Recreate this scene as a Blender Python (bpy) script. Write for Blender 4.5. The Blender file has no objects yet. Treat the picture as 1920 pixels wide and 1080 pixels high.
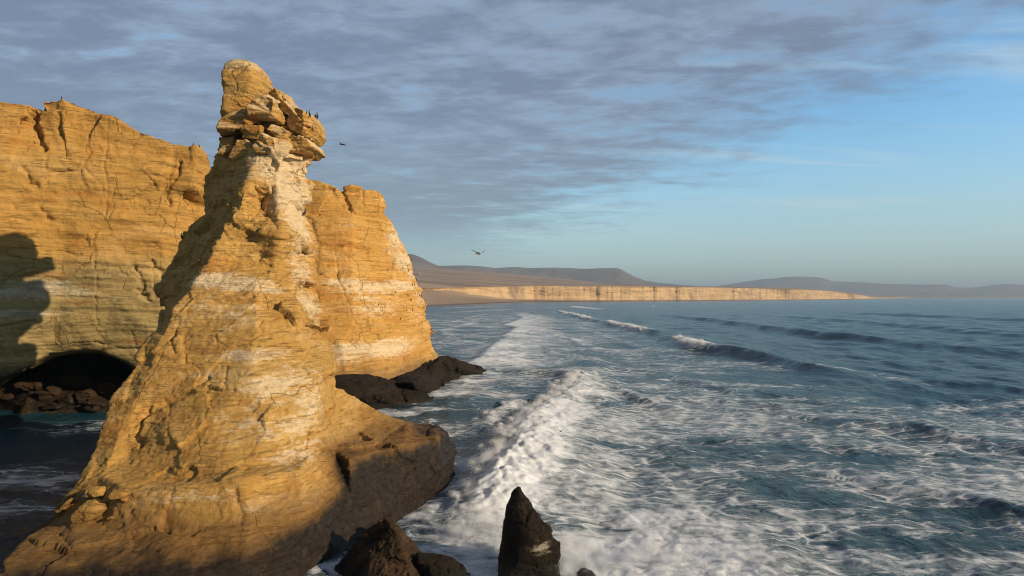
import bpy, bmesh, math, random
import numpy as np
from mathutils import Vector, Matrix
from mathutils.geometry import delaunay_2d_cdt
from mathutils.bvhtree import BVHTree

random.seed(7)
sc = bpy.context.scene
COL = sc.collection

# ------------------------------------------------------------------ camera
CAM_H = 20.0
F = 1280.0
HOR = 557.0
PITCH = math.atan((HOR - 540.0) / F)
cam_d = bpy.data.cameras.new('camera')
cam_d.sensor_width = 36.0
cam_d.lens = 24.0
cam_d.clip_start = 0.5
cam_d.clip_end = 120000.0
cam = bpy.data.objects.new('camera', cam_d)
COL.objects.link(cam)
cam.location = (0, 0, CAM_H)
cam.rotation_euler = (math.radians(90) + PITCH, 0, 0)
sc.camera = cam
sc.view_settings.view_transform = 'Standard'
sc.view_settings.look = 'None'
sc.view_settings.exposure = 0.0
sc.view_settings.gamma = 1.0
sc.cycles.use_denoising = True
sc.cycles.use_adaptive_sampling = False
sc.cycles.sample_clamp_indirect = 3.0
sc.cycles.filter_width = 1.0
sc.cycles.max_bounces = 6
sc.cycles.diffuse_bounces = 2
sc.cycles.glossy_bounces = 3
sc.cycles.volume_bounces = 0
sc.cycles.volume_step_rate = 1.0

# ------------------------------------------------------------------ light
SUN_TRAVEL = Vector((-0.89, 0.455, -0.355)).normalized()
sun_d = bpy.data.lights.new('sun', 'SUN')
sun_d.energy = 5.0
sun_d.angle = math.radians(0.5)
sun_d.color = (1.0, 0.79, 0.55)
sun = bpy.data.objects.new('sun', sun_d)
COL.objects.link(sun)
sun.rotation_euler = SUN_TRAVEL.to_track_quat('-Z', 'Y').to_euler()
SUN_EL = math.asin(-SUN_TRAVEL.z)
SUN_AZ = math.atan2(-SUN_TRAVEL.x, -SUN_TRAVEL.y)


class NT:
    """tiny helper for writing node trees"""
    def __init__(self, tree):
        self.t = tree
        tree.nodes.clear()

    def n(self, typ, inputs=None, **kw):
        nd = self.t.nodes.new(typ)
        for k, v in kw.items():
            setattr(nd, k, v)
        for k, v in (inputs or {}).items():
            s = nd.inputs[k]
            if isinstance(v, bpy.types.NodeSocket):
                self.t.links.new(v, s)
            else:
                s.default_value = v
        return nd

    def m(self, op, a, b=0.0, c=None, clamp=False):
        ins = {0: a, 1: b}
        if c is not None:
            ins[2] = c
        return self.n('ShaderNodeMath', ins, operation=op, use_clamp=clamp).outputs[0]

    def mix(self, f, a, b, blend='MIX'):
        nd = self.n('ShaderNodeMix', data_type='RGBA', blend_type=blend)
        for s, v in ((nd.inputs[0], f), (nd.inputs[6], a), (nd.inputs[7], b)):
            if isinstance(v, bpy.types.NodeSocket):
                self.t.links.new(v, s)
            else:
                s.default_value = (*v[:3], 1) if isinstance(v, tuple) else v
        return nd.outputs[2]

    def ss(self, v, a, b):
        """smoothstep a..b"""
        nd = self.n('ShaderNodeMapRange', {0: v, 1: a, 2: b, 3: 0.0, 4: 1.0}, interpolation_type='SMOOTHSTEP')
        return nd.outputs[0]

    def noise(self, vec, scale, detail=6.0, rough=0.55, dist=0.0, dims='3D'):
        return self.n('ShaderNodeTexNoise', {'Vector': vec, 'Scale': scale, 'Detail': detail,
                      'Roughness': rough, 'Distortion': dist}, noise_dimensions=dims).outputs[0]

    def vec(self, op, a, b=None):
        ins = {0: a}
        if b is not None:
            ins[1] = b
        return self.n('ShaderNodeVectorMath', ins, operation=op).outputs[0]


# ------------------------------------------------------------------ sky
world = bpy.data.worlds.new('World')
sc.world = world
world.use_nodes = True
w = NT(world.node_tree)
SKYK = 0.15
sky = w.n('ShaderNodeTexSky', sky_type='NISHITA', sun_disc=False, sun_elevation=SUN_EL,
          sun_rotation=SUN_AZ, altitude=0.0, air_density=1.0, dust_density=0.6, ozone_density=2.5)
tc = w.n('ShaderNodeTexCoord')
sep = w.n('ShaderNodeSeparateXYZ', {0: tc.outputs['Generated']})
dx, dy, dz = sep.outputs
zc = w.m('ADD', w.m('MAXIMUM', dz, 0.0), 0.045)
pxs = w.m('DIVIDE', dx, zc)
pys = w.m('DIVIDE', dy, zc)
plane = w.n('ShaderNodeCombineXYZ', {0: pxs, 1: pys, 2: 0.0}).outputs[0]
rotp = w.n('ShaderNodeMapping', {'Vector': plane, 'Rotation': (0, 0, math.radians(28)), 'Scale': (0.75, 1.1, 1.0)}).outputs[0]
big = w.noise(rotp, 0.45, 4.0, 0.5, 0.4)
mid = w.noise(rotp, 3.1, 8.0, 0.58, 0.4)
fine = w.noise(rotp, 9.0, 7.0, 0.62, 0.3)
# coverage falls off towards the right-hand side of the view
edge = w.m('ADD', pxs, w.m('MULTIPLY', w.m('SUBTRACT', pys, 2.0), 0.20))
edge = w.m('ADD', edge, w.m('MULTIPLY', w.m('SUBTRACT', big, 0.5), 2.8))
edge = w.m('ADD', edge, w.m('MULTIPLY', w.m('SUBTRACT', mid, 0.5), 1.5))
edge = w.m('ADD', edge, w.m('MULTIPLY', w.m('SUBTRACT', fine, 0.5), 1.3))
edge = w.m('SUBTRACT', edge, w.m('MULTIPLY', w.ss(dz, 0.20, 0.42), 0.5))
cov = w.m('SUBTRACT', 1.0, w.ss(edge, -0.6, 3.6))
tex = w.m('ADD', w.m('MULTIPLY', mid, 0.62), w.m('MULTIPLY', fine, 0.38))
thick = w.ss(w.m('ADD', tex, w.m('MULTIPLY', w.m('SUBTRACT', cov, 0.5), 0.44)), 0.38, 0.68)
lowfade = w.ss(dz, 0.015, 0.13)
mask = w.m('MULTIPLY', thick, w.m('ADD', w.m('MULTIPLY', lowfade, 0.92), 0.04), clamp=True)
skyc = w.mix(1.0, sky.outputs[0], (SKYK * 0.95, SKYK * 1.35, SKYK * 1.45, 1), 'MULTIPLY')
# pale haze just above the horizon
hz = w.m('SUBTRACT', 1.0, w.ss(dz, -0.02, 0.26))
skyc = w.mix(w.m('MULTIPLY', hz, 0.80), skyc, (0.520, 0.620, 0.610, 1))
cl_dark = (0.192, 0.245, 0.362, 1)
cl_lite = (0.300, 0.388, 0.525, 1)
ccol = w.mix(w.ss(w.m('ADD', tex, w.m('MULTIPLY', w.m('SUBTRACT', big, 0.5), 0.35)), 0.60, 0.38), cl_dark, cl_lite)
ccol = w.mix(w.ss(dz, 0.32, 0.05), ccol, (0.265, 0.355, 0.435, 1))
# thin pale streaks of higher cloud towards the right
wv = w.n('ShaderNodeMapping', {'Vector': plane, 'Rotation': (0, 0, math.radians(38)), 'Scale': (0.35, 1.6, 1.0)}).outputs[0]
wisp = w.m('MULTIPLY', w.ss(w.noise(wv, 0.9, 7.0, 0.6, 0.8), 0.50, 0.70), w.m('MULTIPLY', w.ss(dz, 0.03, 0.12), 0.55))
skyc = w.mix(wisp, skyc, (0.62, 0.72, 0.76, 1))
# unseen sky overhead and behind, darkened to cut the ambient fill
fill_cut = w.m('MAXIMUM', w.ss(dz, 0.42, 0.75), w.ss(dy, 0.15, -0.3))
ccol = w.mix(w.m('MULTIPLY', fill_cut, 0.8), ccol, (0.045, 0.055, 0.080, 1))
mask = w.m('MAXIMUM', mask, w.m('MULTIPLY', fill_cut, 0.85), clamp=True)
final = w.mix(mask, skyc, ccol)
bg = w.n('ShaderNodeBackground', {'Color': final, 'Strength': 1.0})
w.n('ShaderNodeOutputWorld', {'Surface': bg.outputs[0]})

# ------------------------------------------------------------------ helpers
CF = Vector((0, math.cos(PITCH), math.sin(PITCH)))
CU = Vector((0, -math.sin(PITCH), math.cos(PITCH)))


def P(px, py, d):
    """world point seen at photo pixel (px, py), standing d metres ahead"""
    v = CF + Vector((1, 0, 0)) * ((px - 960) / F) + CU * ((540 - py) / F)
    v = v * (d / v.y)
    return Vector((v.x, v.y, v.z + CAM_H))


def py_at(z, d):
    return HOR + (CAM_H - z) / d * F


def B(px, d, z=-3.0):
    return (px, py_at(z, d), d)


def Wp(px, py):
    d = CAM_H * F / (py - HOR)
    return ((px - 960) / F * d, d)


def hash3(ix, iy, iz, seed):
    h = (ix.astype(np.int64) * 374761393 + iy.astype(np.int64) * 668265263 + iz.astype(np.int64) * 2147483647 + seed * 974634777) & 0xffffffff
    h = ((h ^ (h >> 13)) * 1274126177) & 0xffffffff
    h = ((h ^ (h >> 15)) * 2246822519) & 0xffffffff
    return h ^ (h >> 16)


def _pn(p, seed):
    fl = np.floor(p)
    f = (p - fl).astype(np.float32)
    i = fl.astype(np.int32)
    u = f * f * f * (f * (f * 6 - 15) + 10)
    out = np.zeros(len(p), np.float32)
    for cx in (0, 1):
        wx = u[:, 0] if cx else 1 - u[:, 0]
        for cy in (0, 1):
            wy = u[:, 1] if cy else 1 - u[:, 1]
            for cz in (0, 1):
                wz = u[:, 2] if cz else 1 - u[:, 2]
                h = hash3(i[:, 0] + cx, i[:, 1] + cy, i[:, 2] + cz, seed)
                gx = ((h & 1023) / 511.5 - 1).astype(np.float32)
                gy = (((h >> 10) & 1023) / 511.5 - 1).astype(np.float32)
                gz = (((h >> 20) & 1023) / 511.5 - 1).astype(np.float32)
                out += wx * wy * wz * (gx * (f[:, 0] - cx) + gy * (f[:, 1] - cy) + gz * (f[:, 2] - cz))
    return out * 1.3


def pn(p, seed=0):
    p = np.asarray(p, np.float64)
    if len(p) > 260000:
        return np.concatenate([_pn(p[k:k + 250000], seed) for k in range(0, len(p), 250000)])
    return _pn(p, seed)


def fbm(p, octaves=4, seed=0, gain=0.5, ridged=False):
    a, s, tot = 1.0, 0.0, 0.0
    p = np.asarray(p, np.float64)
    for o in range(octaves):
        n = pn(p, seed + o * 17)
        if ridged:
            n = 1 - 2 * np.abs(n)
        s = s + a * n
        tot += a
        a *= gain
        p = p * 2.03 + 11.7
    return s / tot


def worley(p, seed=0):
    """returns F1, F2-F1 and a random value of the nearest cell"""
    p = np.asarray(p, np.float32)
    outs = []
    for k in range(0, len(p), 250000):
        q = p[k:k + 250000]
        fac = np.zeros(len(q), np.float32)
        i = np.floor(q).astype(np.int32)
        f1 = np.full(len(q), 9.0, np.float32)
        f2 = f1.copy()
        cell = np.zeros(len(q), np.float32)
        for ax in (-1, 0, 1):
            for ay in (-1, 0, 1):
                for az in (-1, 0, 1):
                    cx, cy, cz = i[:, 0] + ax, i[:, 1] + ay, i[:, 2] + az
                    h = hash3(cx, cy, cz, seed)
                    jx = cx + (h & 1023) / 1023.0
                    jy = cy + ((h >> 10) & 1023) / 1023.0
                    jz = cz + ((h >> 20) & 1023) / 1023.0
                    d = np.sqrt((q[:, 0] - jx) ** 2 + (q[:, 1] - jy) ** 2 + (q[:, 2] - jz) ** 2).astype(np.float32)
                    c = (((h * 2654435761) >> 7) & 1023) / 1023.0
                    near = d < f1
                    f2 = np.where(near, f1, np.minimum(f2, d))
                    cell = np.where(near, c, cell)
                    h2 = hash3(cx, cy, cz, seed + 7)
                    fc = (q[:, 0] - jx) * ((h2 & 1023) / 511.5 - 1) + (q[:, 1] - jy) * (((h2 >> 10) & 1023) / 511.5 - 1) + (q[:, 2] - jz) * (((h2 >> 20) & 1023) / 511.5 - 1)
                    fac = np.where(near, fc, fac)
                    f1 = np.where(near, d, f1)
        outs.append((f1, f2 - f1, cell, fac))
    return tuple(np.concatenate([o[j] for o in outs]) for j in range(4))


def sstep(x, a, b):
    t = np.clip((x - a) / (b - a), 0, 1)
    return t * t * (3 - 2 * t)


def tag(o, label=None, cat=None, group=None, kind=None):
    if label: o['label'] = label
    if cat: o['category'] = cat
    if group: o['group'] = group
    if kind: o['kind'] = kind
    return o


def link_mesh(name, verts, faces, mat, parent=None, origin=None, smooth=True):
    me = bpy.data.meshes.new(name)
    v = np.asarray(verts, np.float64)
    org = np.array(origin if origin is not None else (0, 0, 0), float)
    v = v - org
    faces = np.asarray(faces)
    me.vertices.add(len(v))
    me.vertices.foreach_set('co', v.astype(np.float32).ravel())
    nf, k = faces.shape
    me.loops.add(nf * k)
    me.polygons.add(nf)
    me.loops.foreach_set('vertex_index', faces.astype(np.int32).ravel())
    me.polygons.foreach_set('loop_start', np.arange(0, nf * k, k, dtype=np.int32))
    me.polygons.foreach_set('use_smooth', np.full(nf, smooth))
    me.update(calc_edges=True)
    me.validate()
    me.materials.append(mat)
    o = bpy.data.objects.new(name, me)
    COL.objects.link(o)
    if parent is not None:
        o.parent = parent
        o.location = Vector(org) - parent.location
    else:
        o.location = Vector(org)
    return o


def attr(me, name, vals):
    a = me.attributes.new(name, 'FLOAT', 'POINT')
    a.data.foreach_set('value', np.asarray(vals, np.float32))


def grid_faces(nr, nc):
    i = np.arange((nr - 1) * (nc - 1))
    r, c = i // (nc - 1), i % (nc - 1)
    a = r * nc + c
    return np.stack([a, a + 1, a + nc + 1, a + nc], 1)


# ------------------------------------------------------------------ rock building
def solid_from(sil, inner, thick, edges=()):
    """closed solid: front surface through sil+inner, back surface set off by thick"""
    pts = list(sil) + list(inner)
    n = len(sil)
    v2 = [Vector((p[0], -p[1])) for p in pts]
    ed = [(i, (i + 1) % n) for i in range(n)] + [(n + a, n + b) for a, b in edges]
    ov, oe, of, ovi, oei, ofi = delaunay_2d_cdt(v2, ed, [], 1, 1e-4)
    front, back, isring = [], [], []
    for k, co in enumerate(ov):
        src = ovi[k]
        if src:
            s = src[0]
            px, py, d = pts[s]
            ring = s < n
        else:
            px, py = co.x, -co.y
            d = sum(p[2] for p in pts) / len(pts)
            ring = False
        front.append(P(px, py, d))
        isring.append(ring)
        T = thick(px, py, d) if callable(thick) else thick
        q = P(px, py, d)
        xs = []
        for a, b in zip(sil, list(sil[1:]) + [sil[0]]):
            if (a[1] - py) * (b[1] - py) <= 0 and a[1] != b[1]:
                xs.append(a[0] + (b[0] - a[0]) * (py - a[1]) / (b[1] - a[1]))
        mid_x = (min(xs) + max(xs)) / 2 if xs else px
        r = P(mid_x + (px - mid_x) * 0.78, py + 2, d + T)
        if py <= HOR:
            r.z = q.z
        back.append(r)
    bm = bmesh.new()
    fv = [bm.verts.new(p) for p in front]
    bv = [fv[k] if isring[k] else bm.verts.new(back[k]) for k in range(len(front))]
    for f in of:
        try:
            bm.faces.new([fv[i] for i in f])
        except ValueError:
            pass
        g = [bv[i] for i in f][::-1]
        if any(not isring[i] for i in f):
            try:
                bm.faces.new(g)
            except ValueError:
                pass
        else:
            # all-ring face: back copy coincides with the front one, push its middle back
            c = bm.verts.new(sum((v.co for v in g), Vector()) / len(g) + Vector((0, 2.0, 0)))
            for i in range(len(g)):
                bm.faces.new([g[i], g[(i + 1) % len(g)], c])
    bmesh.ops.recalc_face_normals(bm, faces=bm.faces)
    return bm


def pillow(outline, d, T, bulge=0.72, face=0.55, dd=None, back=1.0, hard=False):
    """a rounded block whose face has the given outline (photo pixels) at distance d"""
    n = len(outline)
    cx = sum(p[0] for p in outline) / n
    cy = sum(p[1] for p in outline) / n
    bm = bmesh.new()
    dof = (lambda x, y: d) if dd is None else dd
    rings = []
    prof = ((0.0, -T * 0.50), (0.90, -T * 0.47), (0.99, -T * 0.40), (1.0, -T * 0.1), (0.97, T * 0.35), (0.9, T * 0.5), (0.0, T * 0.52)) if hard else None
    jr = random.Random(int(cx * 13 + cy * 7))
    jit = [jr.uniform(-0.12, 0.12) * T for _ in outline]
    for s, off in prof or ((0.0, -T * 0.50), (face, -T * 0.46), (0.88, -T * 0.30), (1.0, 0.0), (0.94, T * 0.3 * back), (bulge, T * 0.5 * back), (0.0, T * 0.56 * back)):
        if s == 0.0:
            rings.append([bm.verts.new(P(cx, cy, dof(cx, cy) + off))])
        else:
            rr = []
            for (x, y) in outline:
                q = P(cx + (x - cx) * s, cy + (y - cy) * s, dof(x, y) + (off if (off > 0 and cy > HOR) else 0))
                if not (off > 0 and cy > HOR):
                    q.y += off
                if hard and off < 0:
                    q.y += jit[len(rr)]
                rr.append(bm.verts.new(q))
            rings.append(rr)
    for a, b in zip(rings[:-1], rings[1:]):
        for i in range(n):
            j = (i + 1) % n
            if len(a) == 1:
                bm.faces.new([a[0], b[i], b[j]])
            elif len(b) == 1:
                bm.faces.new([a[i], b[0], a[j]])
            else:
                bm.faces.new([a[i], b[i], b[j], a[j]])
    bmesh.ops.recalc_face_normals(bm, faces=bm.faces)
    return bm


def remesh(bm, voxel, smooth_it=4):
    me = bpy.data.meshes.new('tmp')
    bm.to_mesh(me)
    bm.free()
    o = bpy.data.objects.new('tmp', me)
    COL.objects.link(o)
    r = o.modifiers.new('r', 'REMESH')
    r.mode = 'VOXEL'
    r.voxel_size = voxel
    if smooth_it:
        s = o.modifiers.new('s', 'SMOOTH')
        s.factor = 0.5
        s.iterations = smooth_it
    dg = bpy.context.evaluated_depsgraph_get()
    ev = o.evaluated_get(dg)
    m2 = bpy.data.meshes.new_from_object(ev)
    bpy.data.objects.remove(o)
    bpy.data.meshes.remove(me)
    return m2


def get_vn(me):
    n = len(me.vertices)
    V = np.empty(n * 3, np.float32)
    me.vertices.foreach_get('co', V)
    N = np.empty(n * 3, np.float32)
    me.vertex_normals.foreach_get('vector', N)
    return V.reshape(-1, 3).astype(np.float64), N.reshape(-1, 3).astype(np.float64)


def rock_offset(V, N, seed, a_big=1.0, a_str=0.3, a_chip=0.35, a_fine=0.12, tilt=(0.05, 0.0), fs=1.0,
                crack=0.35, chip_mask=None, str_mask=None, k=1.0, cw=(2.2, 0.75, 0.26)):
    """offset of a weathered, bedded rock face along its normals (metres); k shrinks the pattern"""
    q = V * k
    big = fbm(q * 0.07, 3, seed) * a_big * 1.6
    big += fbm(q * 0.22, 3, seed + 5) * a_big * 0.7
    zz = q[:, 2] + tilt[0] * q[:, 0] + tilt[1] * q[:, 1] + fbm(q * 0.05, 2, seed + 9) * 1.8 + fbm(q * 0.5, 2, seed + 19) * 0.12
    st = np.zeros(len(V))
    for f, a in ((0.35, 1.0), (0.9, 0.6), (2.3, 0.38), (5.0, 0.2)):
        p = np.stack([q[:, 0] * 0.035 * f, q[:, 1] * 0.035 * f, zz * f * fs], 1)
        st += a * np.tanh(3.2 * pn(p, seed + int(f * 10)))
    hz = np.sqrt(np.clip(1 - N[:, 2] ** 2, 0, 1))
    st *= a_str * hz
    if str_mask is not None:
        st *= str_mask
    w1 = q * np.array([0.20, 0.20, 0.30]) + (fbm(q * 0.3, 2, seed + 31) * 0.22)[:, None]
    f1, e1, c1, p1 = worley(w1, seed + 40)
    w2 = q * np.array([0.62, 0.62, 1.15]) + (fbm(q * 0.9, 2, seed + 33) * 0.2)[:, None]
    f2, e2, c2, p2 = worley(w2, seed + 41)
    w3 = q * np.array([2.0, 2.0, 3.6]) + (fbm(q * 2.5, 1, seed + 34) * 0.2)[:, None]
    f3, e3, c3, p3 = worley(w3, seed + 42)
    chip = p1 * cw[0] + (c1 - 0.5) * 0.5 + p2 * cw[1] + (c2 - 0.5) * 0.3 * cw[1] + p3 * cw[2]
    if chip_mask is None:
        chip_mask = 0.22 + 0.9 * sstep(fbm(q * 0.07, 2, seed + 50), -0.15, 0.3)
    if callable(chip_mask):
        chip_mask = chip_mask(V)
    chip *= a_chip * chip_mask
    ckm = sstep(fbm(q * 0.06, 2, seed + 61), 0.02, 0.25)
    cr = -(1 - sstep(e1, 0, 0.035)) * crack * 0.8 * ckm
    cr -= (1 - sstep(e2, 0, 0.07)) * crack * 0.45 * sstep(fbm(q * 0.13, 2, seed + 71), 0.05, 0.25)
    fine = fbm(q * 1.6, 4, seed + 80, 0.62) * a_fine + fbm(q * np.array([0.8, 0.8, 4.5]), 3, seed + 81, 0.6, True) * a_fine * 0.6
    return big + st + chip + cr + fine


def carve(V, lines):
    """grooves cut along polylines on a face: ([(px, py, dist), ...], width m, depth m)"""
    o = np.zeros(len(V))
    f9 = fbm(V * 1.1, 3, 901, 0.65)
    f8 = fbm(V * 0.3, 2, 902)
    for pts, wd, dp in lines:
        big_l = wd >= 0.45
        wd = wd * (1.0 if big_l else 0.85)
        dp = dp * (0.8 if big_l else 0.5)
        w3 = [P(*p) for p in pts]
        jx = f9 * max(wd, 0.25) * 1.6 + f8 * max(wd, 0.25) * 2.0
        best = np.full(len(V), 1e9)
        for a, b in zip(w3[:-1], w3[1:]):
            ux, uz = b.x - a.x, b.z - a.z
            L2 = ux * ux + uz * uz
            tt = np.clip(((V[:, 0] + jx - a.x) * ux + (V[:, 2] + jx * 0.5 - a.z) * uz) / L2, 0, 1)
            dd = np.hypot(V[:, 0] + jx - a.x - tt * ux, V[:, 2] + jx * 0.5 - a.z - tt * uz)
            taper = 1.0
            best = np.minimum(best, dd + 1e3 * (np.abs(V[:, 1] - (a.y + b.y) / 2) > 9))
        o -= dp * (1 - sstep(best, wd * 0.2, wd)) * (0.35 + 0.65 * sstep(f8, -0.25, 0.25))
    return o


def blobs(V, spots):
    """soft pigment patches: (px, py, dist, rx, rz, strength) in photo position and metres"""
    g = np.zeros(len(V))
    for (px, py, d, rx, rz, s) in spots:
        c = P(px, py, d)
        q = ((V[:, 0] - c.x) / rx) ** 2 + ((V[:, 2] - c.z) / rz) ** 2 + ((V[:, 1] - c.y) / (rx * 2.2)) ** 2
        g = np.maximum(g, s * np.exp(-q))
    return g


BVHS = {}


def rock_object(name, bm, voxel, mat, seed, parent=None, origin=None, guano=None, smooth_it=4, disp=None, keep_bvh=None, extra=None, **kw):
    me = remesh(bm, voxel, smooth_it)
    me.name = name
    V, N = get_vn(me)
    if disp is None:
        off = rock_offset(V, N, seed, **kw)
    else:
        off = disp(V, N)
    if extra is not None:
        off = off + extra(V, N)
    V2 = V + N * off[:, None]
    g = np.zeros(len(V)) if guano is None else guano(V2, N)
    if keep_bvh:
        polys = np.empty(len(me.loops), np.int32)
        me.loops.foreach_get('vertex_index', polys)
        ls = np.empty(len(me.polygons), np.int32)
        me.polygons.foreach_get('loop_total', ls)
        fl, k = [], 0
        for t in ls.tolist():
            fl.append(polys[k:k + t].tolist())
            k += t
        BVHS[keep_bvh] = BVHTree.FromPolygons([tuple(v) for v in V2.tolist()], fl)
    org = np.array(origin if origin is not None else (0, 0, 0), float)
    me.vertices.foreach_set('co', (V2 - org).astype(np.float32).ravel())
    me.polygons.foreach_set('use_smooth', np.ones(len(me.polygons), bool))
    attr(me, 'guano', g)
    me.update()
    me.materials.clear()
    me.materials.append(mat)
    o = bpy.data.objects.new(name, me)
    COL.objects.link(o)
    if parent is not None:
        o.parent = parent
        o.location = Vector(org) - parent.location
    else:
        o.location = Vector(org)
    return o


def empty(name, loc):
    o = bpy.data.objects.new(name, None)
    COL.objects.link(o)
    o.location = loc
    return o


# ------------------------------------------------------------------ materials
def new_mat(name):
    m = bpy.data.materials.new(name)
    m.use_nodes = True
    return m, NT(m.node_tree)


def rock_mat(name, c_lo, c_hi, c_alt, guano_c, low=None, rot=3.0, wet_x=None, wet_z=3.5, wet_span=2.5, wet_c=(0.030, 0.023, 0.014), scale=1.0, bump=0.35, bed=1.0, brown=None):
    m, t = new_mat(name)
    pos = t.n('ShaderNodeNewGeometry').outputs['Position']
    sp = t.n('ShaderNodeSeparateXYZ', {0: pos})
    bedv = t.n('ShaderNodeMapping', {'Vector': pos, 'Scale': (0.06 * scale, 0.06 * scale, 1.1 * scale * bed), 'Rotation': (0.0, math.radians(rot), 0)}).outputs[0]
    n_big = t.noise(pos, 0.09 * scale, 4, 0.55)
    n_mid = t.noise(pos, 0.7 * scale, 8, 0.62, 0.4)
    n_bed = t.noise(bedv, 1.0, 5, 0.6)
    n_bed2 = t.noise(bedv, 3.7, 5, 0.65)
    col = t.mix(t.ss(n_mid, 0.32, 0.68), c_lo, c_hi)
    col = t.mix(t.ss(n_big, 0.42, 0.66), col, c_alt)
    col = t.mix(t.m('MULTIPLY', t.ss(n_bed, 0.50, 0.68), 0.30), col, tuple(c * 1.25 for c in c_hi) + (1,))
    col = t.mix(t.m('MULTIPLY', t.ss(n_bed2, 0.55, 0.70), 0.38), col, tuple(c * 0.62 for c in c_lo) + (1,))
    if low:
        lz = t.m('ADD', sp.outputs[2], t.m('MULTIPLY', t.m('SUBTRACT', n_big, 0.5), 9.0))
        col = t.mix(t.m('MULTIPLY', t.m('SUBTRACT', 1.0, t.ss(lz, low[1], low[1] + low[2])), 0.9), col, t.mix(n_mid, tuple(c * 0.7 for c in low[0]), low[0]))
    var = t.noise(t.n('ShaderNodeMapping', {'Vector': pos, 'Scale': (0.10 * scale, 0.10 * scale, 0.42 * scale), 'Rotation': (0.0, math.radians(rot), 0)}).outputs[0], 1.0, 6, 0.6, 0.4)
    col = t.mix(t.m('MULTIPLY', t.ss(var, 0.54, 0.66), 0.55), col, tuple(a * b for a, b in zip(c_lo[:3], (0.92, 0.74, 0.72))))
    col = t.mix(t.m('MULTIPLY', t.ss(var, 0.46, 0.34), 0.45), col, tuple(a * b for a, b in zip(c_hi[:3], (1.08, 1.22, 1.75))))
    # guano and salt crust
    ga = t.n('ShaderNodeAttribute', attribute_name='guano').outputs['Fac']
    gv = t.n('ShaderNodeMapping', {'Vector': pos, 'Scale': (0.8, 0.8, 2.2), 'Rotation': (0.0, math.radians(rot), 0)}).outputs[0]
    gn = t.m('ADD', t.m('MULTIPLY', t.noise(gv, 1.15 * scale, 10, 0.76, 0.6), 0.70), t.m('MULTIPLY', t.noise(bedv, 2.4, 9, 0.72, 0.3), 0.30))
    gsum = t.m('ADD', ga, t.m('MULTIPLY', t.m('SUBTRACT', gn, 0.5), 3.4))
    gm = t.m('MULTIPLY', t.ss(gsum, 0.44, 0.95), t.ss(ga, 0.02, 0.15))
    gcol = t.mix(n_mid, tuple(c * 0.85 for c in guano_c) + (1,), guano_c)
    col = t.mix(t.m('MULTIPLY', gm, 0.85), col, gcol)
    # wet, weed-dark rock near the water
    wz = t.m('ADD', sp.outputs[2], t.m('MULTIPLY', t.m('SUBTRACT', n_big, 0.5), 4.0))
    wz = t.m('ADD', wz, t.m('MULTIPLY', t.m('SUBTRACT', n_mid, 0.5), 1.6))
    if wet_x:
        wz = t.m('SUBTRACT', wz, t.m('MULTIPLY', t.m('MULTIPLY', t.ss(sp.outputs[0], wet_x[0], wet_x[0] + 3), t.ss(sp.outputs[1], wet_x[1], wet_x[1] + 5)), wet_x[2]))
    wet = t.m('SUBTRACT', 1.0, t.ss(wz, wet_z - wet_span * 0.5, wet_z + wet_span * 0.5))
    wcol = t.mix(t.ss(t.noise(pos, 1.7, 8, 0.7), 0.4, 0.7), wet_c, tuple(c * 2.3 for c in wet_c) + (1,))
    if brown:
        br = t.m('SUBTRACT', 1.0, t.ss(wz, wet_z + wet_span * 0.2, wet_z + wet_span * 0.2 + brown[1]))
        col = t.mix(t.m('MULTIPLY', br, 0.85), col, brown[0])
    col = t.mix(wet, col, wcol)
    # hairline joints and thin recessed beds
    jv = t.vec('ADD', t.n('ShaderNodeMapping', {'Vector': pos, 'Scale': (1.0, 1.0, 0.55)}).outputs[0], t.vec('MULTIPLY', t.n('ShaderNodeTexNoise', {'Vector': pos, 'Scale': 0.8 * scale, 'Detail': 5.0}).outputs[1], (1.6, 1.6, 1.6)))
    jd = t.n('ShaderNodeTexVoronoi', {'Vector': jv, 'Scale': 0.20 * scale}, feature='DISTANCE_TO_EDGE').outputs[0]
    jm = t.m('MULTIPLY', t.m('SUBTRACT', 1.0, t.ss(jd, 0.0, 0.018)), t.ss(t.noise(pos, 0.16 * scale, 3, 0.5), 0.47, 0.60))
    thin = t.m('SUBTRACT', 1.0, t.ss(t.m('ABSOLUTE', t.m('SUBTRACT', t.noise(bedv, 1.9, 6, 0.62), 0.5)), 0.0, 0.020))
    thin = t.m('MULTIPLY', thin, t.ss(n_mid, 0.42, 0.58))
    col = t.mix(t.m('MULTIPLY', t.m('MAXIMUM', jm, t.m('MULTIPLY', thin, 0.42)), 0.6), col, tuple(c * 0.35 for c in c_lo))
    rough = t.m('SUBTRACT', 0.92, t.m('MULTIPLY', wet, 0.42))
    b1 = t.n('ShaderNodeBump', {'Strength': 0.9, 'Distance': bump, 'Height': t.m('ADD', t.m('MULTIPLY', t.noise(pos, 1.5 * scale, 10, 0.68), 0.7), t.m('SUBTRACT', t.m('MULTIPLY', n_bed2, 0.26), t.m('MULTIPLY', t.m('MAXIMUM', jm, t.m('MULTIPLY', thin, 0.7)), 0.26)))})
    b2 = t.n('ShaderNodeBump', {'Strength': 0.7, 'Distance': bump * 0.42, 'Height': t.noise(pos, 5.0 * scale, 9, 0.72), 'Normal': b1.outputs[0]})
    bs = t.n('ShaderNodeBsdfPrincipled', {'Base Color': col, 'Roughness': rough, 'Normal': b2.outputs[0], 'Specular IOR Level': 0.25})
    t.n('ShaderNodeOutputMaterial', {'Surface': bs.outputs[0]})
    return m


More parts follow.
